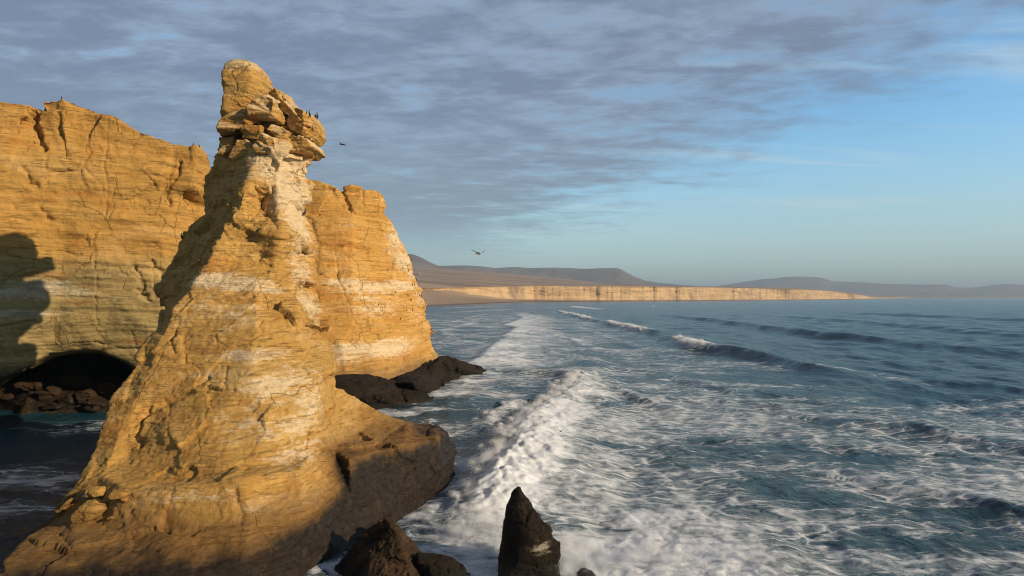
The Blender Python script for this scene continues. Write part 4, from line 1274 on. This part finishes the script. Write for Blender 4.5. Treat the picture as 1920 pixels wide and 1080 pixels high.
def wing_mesh(side, span=0.55, chord=0.17, lift=(0.10, 0.22), sweep=0.10, th=0.012):
    secs = [(0.0, 0.02, 0.0, chord), (0.35, lift[0], 0.03, chord * 1.02), (0.7, (lift[0] + lift[1]) / 2, -0.02, chord * 0.75), (1.0, lift[1], -sweep * 1.3, chord * 0.18)]
    vs, fs = [], []
    for s, z, x, c in secs:
        y = side * (0.04 + s * span)
        vs += [(x + c * 0.5, y, z), (x, y, z + th), (x - c * 0.5, y, z), (x, y, z - th)]
    for i in range(len(secs) - 1):
        for j in range(4):
            k = (j + 1) % 4
            fs.append((i * 4 + j, i * 4 + k, (i + 1) * 4 + k, (i + 1) * 4 + j))
    fs.append((0, 1, 2, 3)); e = len(vs) - 4; fs.append((e, e + 1, e + 2, e + 3))
    return vs, fs


def standing_bird(name, loc, rz, scale, mat, label, cat, group=None, neck=1.0, belly=None):
    r = empty(name, loc)
    r.rotation_euler = (0, 0, rz)
    r.scale = (scale,) * 3
    tag(r, label, cat, group)
    if name == 'cormorant':
        pts = [(-.24, 0, .05), (-.15, 0, .12), (-.07, 0, .24), (0, 0, .36), (.04, 0, .46), (.05, 0, .54), (.03, 0, .60), (.04, 0, .66), (.09, 0, .69), (.13, 0, .685)]
        rad = [.03, .045, .088, .10, .075, .042, .030, .030, .036, .018]
        leg = .12
    else:
        pts = [(-.28, 0, .20), (-.18, 0, .22), (-.06, 0, .24), (.06, 0, .26), (.12, 0, .32), (.14, 0, .37), (.17, 0, .39), (.20, 0, .385)]
        rad = [.02, .06, .10, .10, .06, .045, .048, .02]
        leg = .14
    mesh_child('body', tube(pts, rad), mat, r)
    e = pts[-1]
    mesh_child('bill', tube([(e[0] - .01, 0, e[2]), (e[0] + .05, 0, e[2]), (e[0] + .10, 0, e[2] - .012)], [.014, .010, .006], n=6), M_BILL, r)
    for s in (-1, 1):
        mesh_child('leg', tube([(-.02, s * .05, leg + .06), (-.01, s * .05, .03), (.06, s * .055, .008)], [.018, .011, .016], n=6), M_BILL, r)
    return r


def copy_tree(o, parent=None):
    c = o.copy()
    COL.objects.link(c)
    c.parent = parent
    for ch in [x for x in bpy.data.objects if x.parent == o]:
        copy_tree(ch, c)
    return c


def flying_bird(name, loc, rz, scale, body_mat, wing_mat, label, cat, group=None, lift=(0.1, 0.22), bank=0.0):
    r = empty(name, loc)
    r.rotation_euler = (bank, 0, rz)
    r.scale = (scale,) * 3
    tag(r, label, cat, group)
    if name == 'cormorant':
        pts = [(-.42, 0, 0), (-.28, 0, 0), (-.12, 0, 0), (.05, 0, 0), (.16, 0, .02), (.26, 0, .03), (.36, 0, .04), (.41, 0, .04)]
        rad = [.035, .04, .075, .08, .05, .026, .03, .015]
    else:
        pts = [(-.30, 0, 0), (-.20, 0, 0), (-.08, 0, 0), (.06, 0, 0), (.15, 0, .01), (.21, 0, .01), (.25, 0, .005)]
        rad = [.06, .07, .11, .115, .07, .055, .02]
    mesh_child('body', tube(pts, rad, 0.9), body_mat, r)
    e = pts[-1]
    mesh_child('bill', tube([(e[0] - .01, 0, e[2]), (e[0] + .04, 0, e[2]), (e[0] + .08, 0, e[2] - .01)], [.013, .010, .004], n=6), M_BILL, r)
    for s in (-1, 1):
        mesh_child('wing', wing_mesh(s, lift=lift), wing_mat, r)
    return r


EYE = Vector((0, 0, CAM_H))


def cast(keys, px, py, search=14):
    for k in range(search):
        best = None
        dirv = (P(px, py + k * 0.6, 100) - EYE).normalized()
        for key, b in BVHS.items():
            if key.startswith(keys):
                h = b.ray_cast(EYE, dirv)
                if h[0] is not None and (best is None or h[3] < best[3]):
                    best = h
        if best:
            return best[0]
    return None


corm0 = None


def place_corm(px, py, keys, scale, rz, label, group, first=False):
    global corm0
    p = cast(keys, px, py)
    if p is None:
        print('MISS', px, py)
        return
    if corm0 is None:
        corm0 = standing_bird('cormorant', p, rz, scale, M_BLACK, label, 'bird', group)
        return corm0
    c = copy_tree(corm0)
    c.location = p + Vector((0, -0.05, -0.04))
    c.rotation_euler = (0, 0, rz)
    c.scale = (scale,) * 3
    c['label'] = label
    c['group'] = group
    return c


G1 = 'cormorants on the blocks at the top of the stack'
place_corm(574, 220, ('block',), 1.05, 0.3, 'slim black cormorant on the stack top, third bird from the outer edge', G1)
place_corm(580.5, 220, ('block',), 1.15, 2.4, 'tallest upright black cormorant on the rim of the stack top', G1)
place_corm(592, 223, ('block',), 1.1, 0.1, 'black cormorant beside the outermost bird on the stack top', G1)
place_corm(595.5, 224, ('block',), 1.15, -0.4, 'outermost cormorant at the tip of the stack top rim', G1)
place_corm(567, 215, ('block',), 0.8, 0.6, 'crouching cormorant highest up the slope of the stack top', G1)
place_corm(585, 243, ('block',), 1.0, 2.8, 'black cormorant perched on the face below the rim birds', G1)
place_corm(572, 399, ('stack',), 1.2, 0.5, 'dark cormorant on the right edge of the stack above the headland', G1)
place_corm(341, 449, ('stack',), 1.2, 2.5, 'black cormorant on the shaded left outcrop of the stack', G1)
G2 = 'birds along the cliff top'
place_corm(116, 185, ('cliff',), 0.8, 2.2, 'black bird alone on the highest point of the left cliff', G2)
place_corm(363, 273, ('cliff',), 0.8, 0.4, 'left of two black birds near the cliff end', G2)
place_corm(374, 276, ('cliff',), 0.75, 2.9, 'right of two black birds near the cliff end', G2)
G3 = 'dark birds on the ledges of the headland'
hb = [(727, 508), (742, 507), (747, 507), (751, 507), (754, 505), (764, 498), (766, 510), (777, 536), (773, 536), (760, 554), (779, 553), (783, 553), (790, 553), (795, 551), (787, 556),
      (797, 566), (771, 565), (799, 577), (793, 577), (710, 574), (774, 584), (788, 592), (717, 584), (810, 616), (763, 583), (781, 521), (768, 553), (765, 556), (741, 552), (800, 591), (752, 600), (776, 612)]
hits = [(x, y) for x, y in hb if cast(('head',), x, y) is not None]
ledges = [(0, 530, 'uppermost bird ledge'), (530, 560, 'white ledge in the middle'), (560, 600, 'lower bird ledge'), (600, 700, 'lowest overhanging rim')]
ORD = ['leftmost', 'second from left', 'third from left', 'fourth from left', 'fifth from left', 'sixth from left', 'seventh from left', 'eighth from left', 'ninth from left', 'tenth from left', 'eleventh from left', 'twelfth from left', 'thirteenth from left', 'fourteenth from left', 'fifteenth from left']
for y0, y1, nm in ledges:
    row = sorted(p for p in hits if y0 <= p[1] < y1)
    for i, (x, y) in enumerate(row):
        lab = 'small dark bird, %s on the %s of the headland' % ('rightmost' if i == len(row) - 1 and i else ORD[i], nm)
        place_corm(x, y, ('head',), rng.uniform(0.9, 1.2), rng.uniform(0, 6.28), lab, G3)

g = cast(('stack',), 165, 935)
if g:
    standing_bird('gull', g + Vector((0, -0.1, 0)), 0.4, 1.1, M_WHITE, 'white gull standing between the boulders at the stack foot', 'bird')
g = cast(('block',), 584, 266)
if g:
    standing_bird('gull', g + Vector((0, -0.1, 0)), 2.0, 1.0, M_WHITE, 'white gull on the notch below the stack top face', 'bird')
g = cast(('stack',), 194, 746)
if g:
    standing_bird('gull', g + Vector((0, -0.1, 0)), 0.4, 1.0, M_WHITE, 'white gull on the stack edge beside the cave water', 'bird')

flying_bird('cormorant', P(642, 271, 78), math.radians(150), 1.05, M_BLACK, M_BLACK, 'black cormorant flying right of the stack top', 'bird', lift=(0.03, 0.05), bank=0.15)
flying_bird('gull', P(898, 475, 62), math.radians(-50), 1.35, M_WHITE, M_GREY, 'white gull with raised dark wings flying above the far mesa', 'bird', lift=(0.06, 0.24))
flying_bird('gull', P(785, 514, 110), math.radians(-20), 1.15, M_WHITE, M_GREY, 'white gull flying at the edge of the headland', 'bird', lift=(0.1, 0.2))
flying_bird('gull', P(1225, 575, 170), math.radians(70), 1.1, M_WHITE, M_WHITE, 'tiny white gull low over the open bay', 'bird', lift=(0.2, 0.45))
flying_bird('cormorant', P(994, 588, 210), math.radians(100), 1.1, M_BLACK, M_BLACK, 'left of two dark birds low over the distant surf', 'bird', 'pair of dark birds over the surf')
flying_bird('cormorant', P(999, 589, 212), math.radians(80), 1.1, M_BLACK, M_BLACK, 'right of two dark birds low over the distant surf', 'bird', 'pair of dark birds over the surf')
flying_bird('cormorant', P(1051, 809, 88), math.radians(120), 0.8, M_BLACK, M_BLACK, 'small dark bird flying low above the white breaker', 'bird', lift=(0.2, 0.4))
print('SCENE DONE', len(bpy.data.objects))
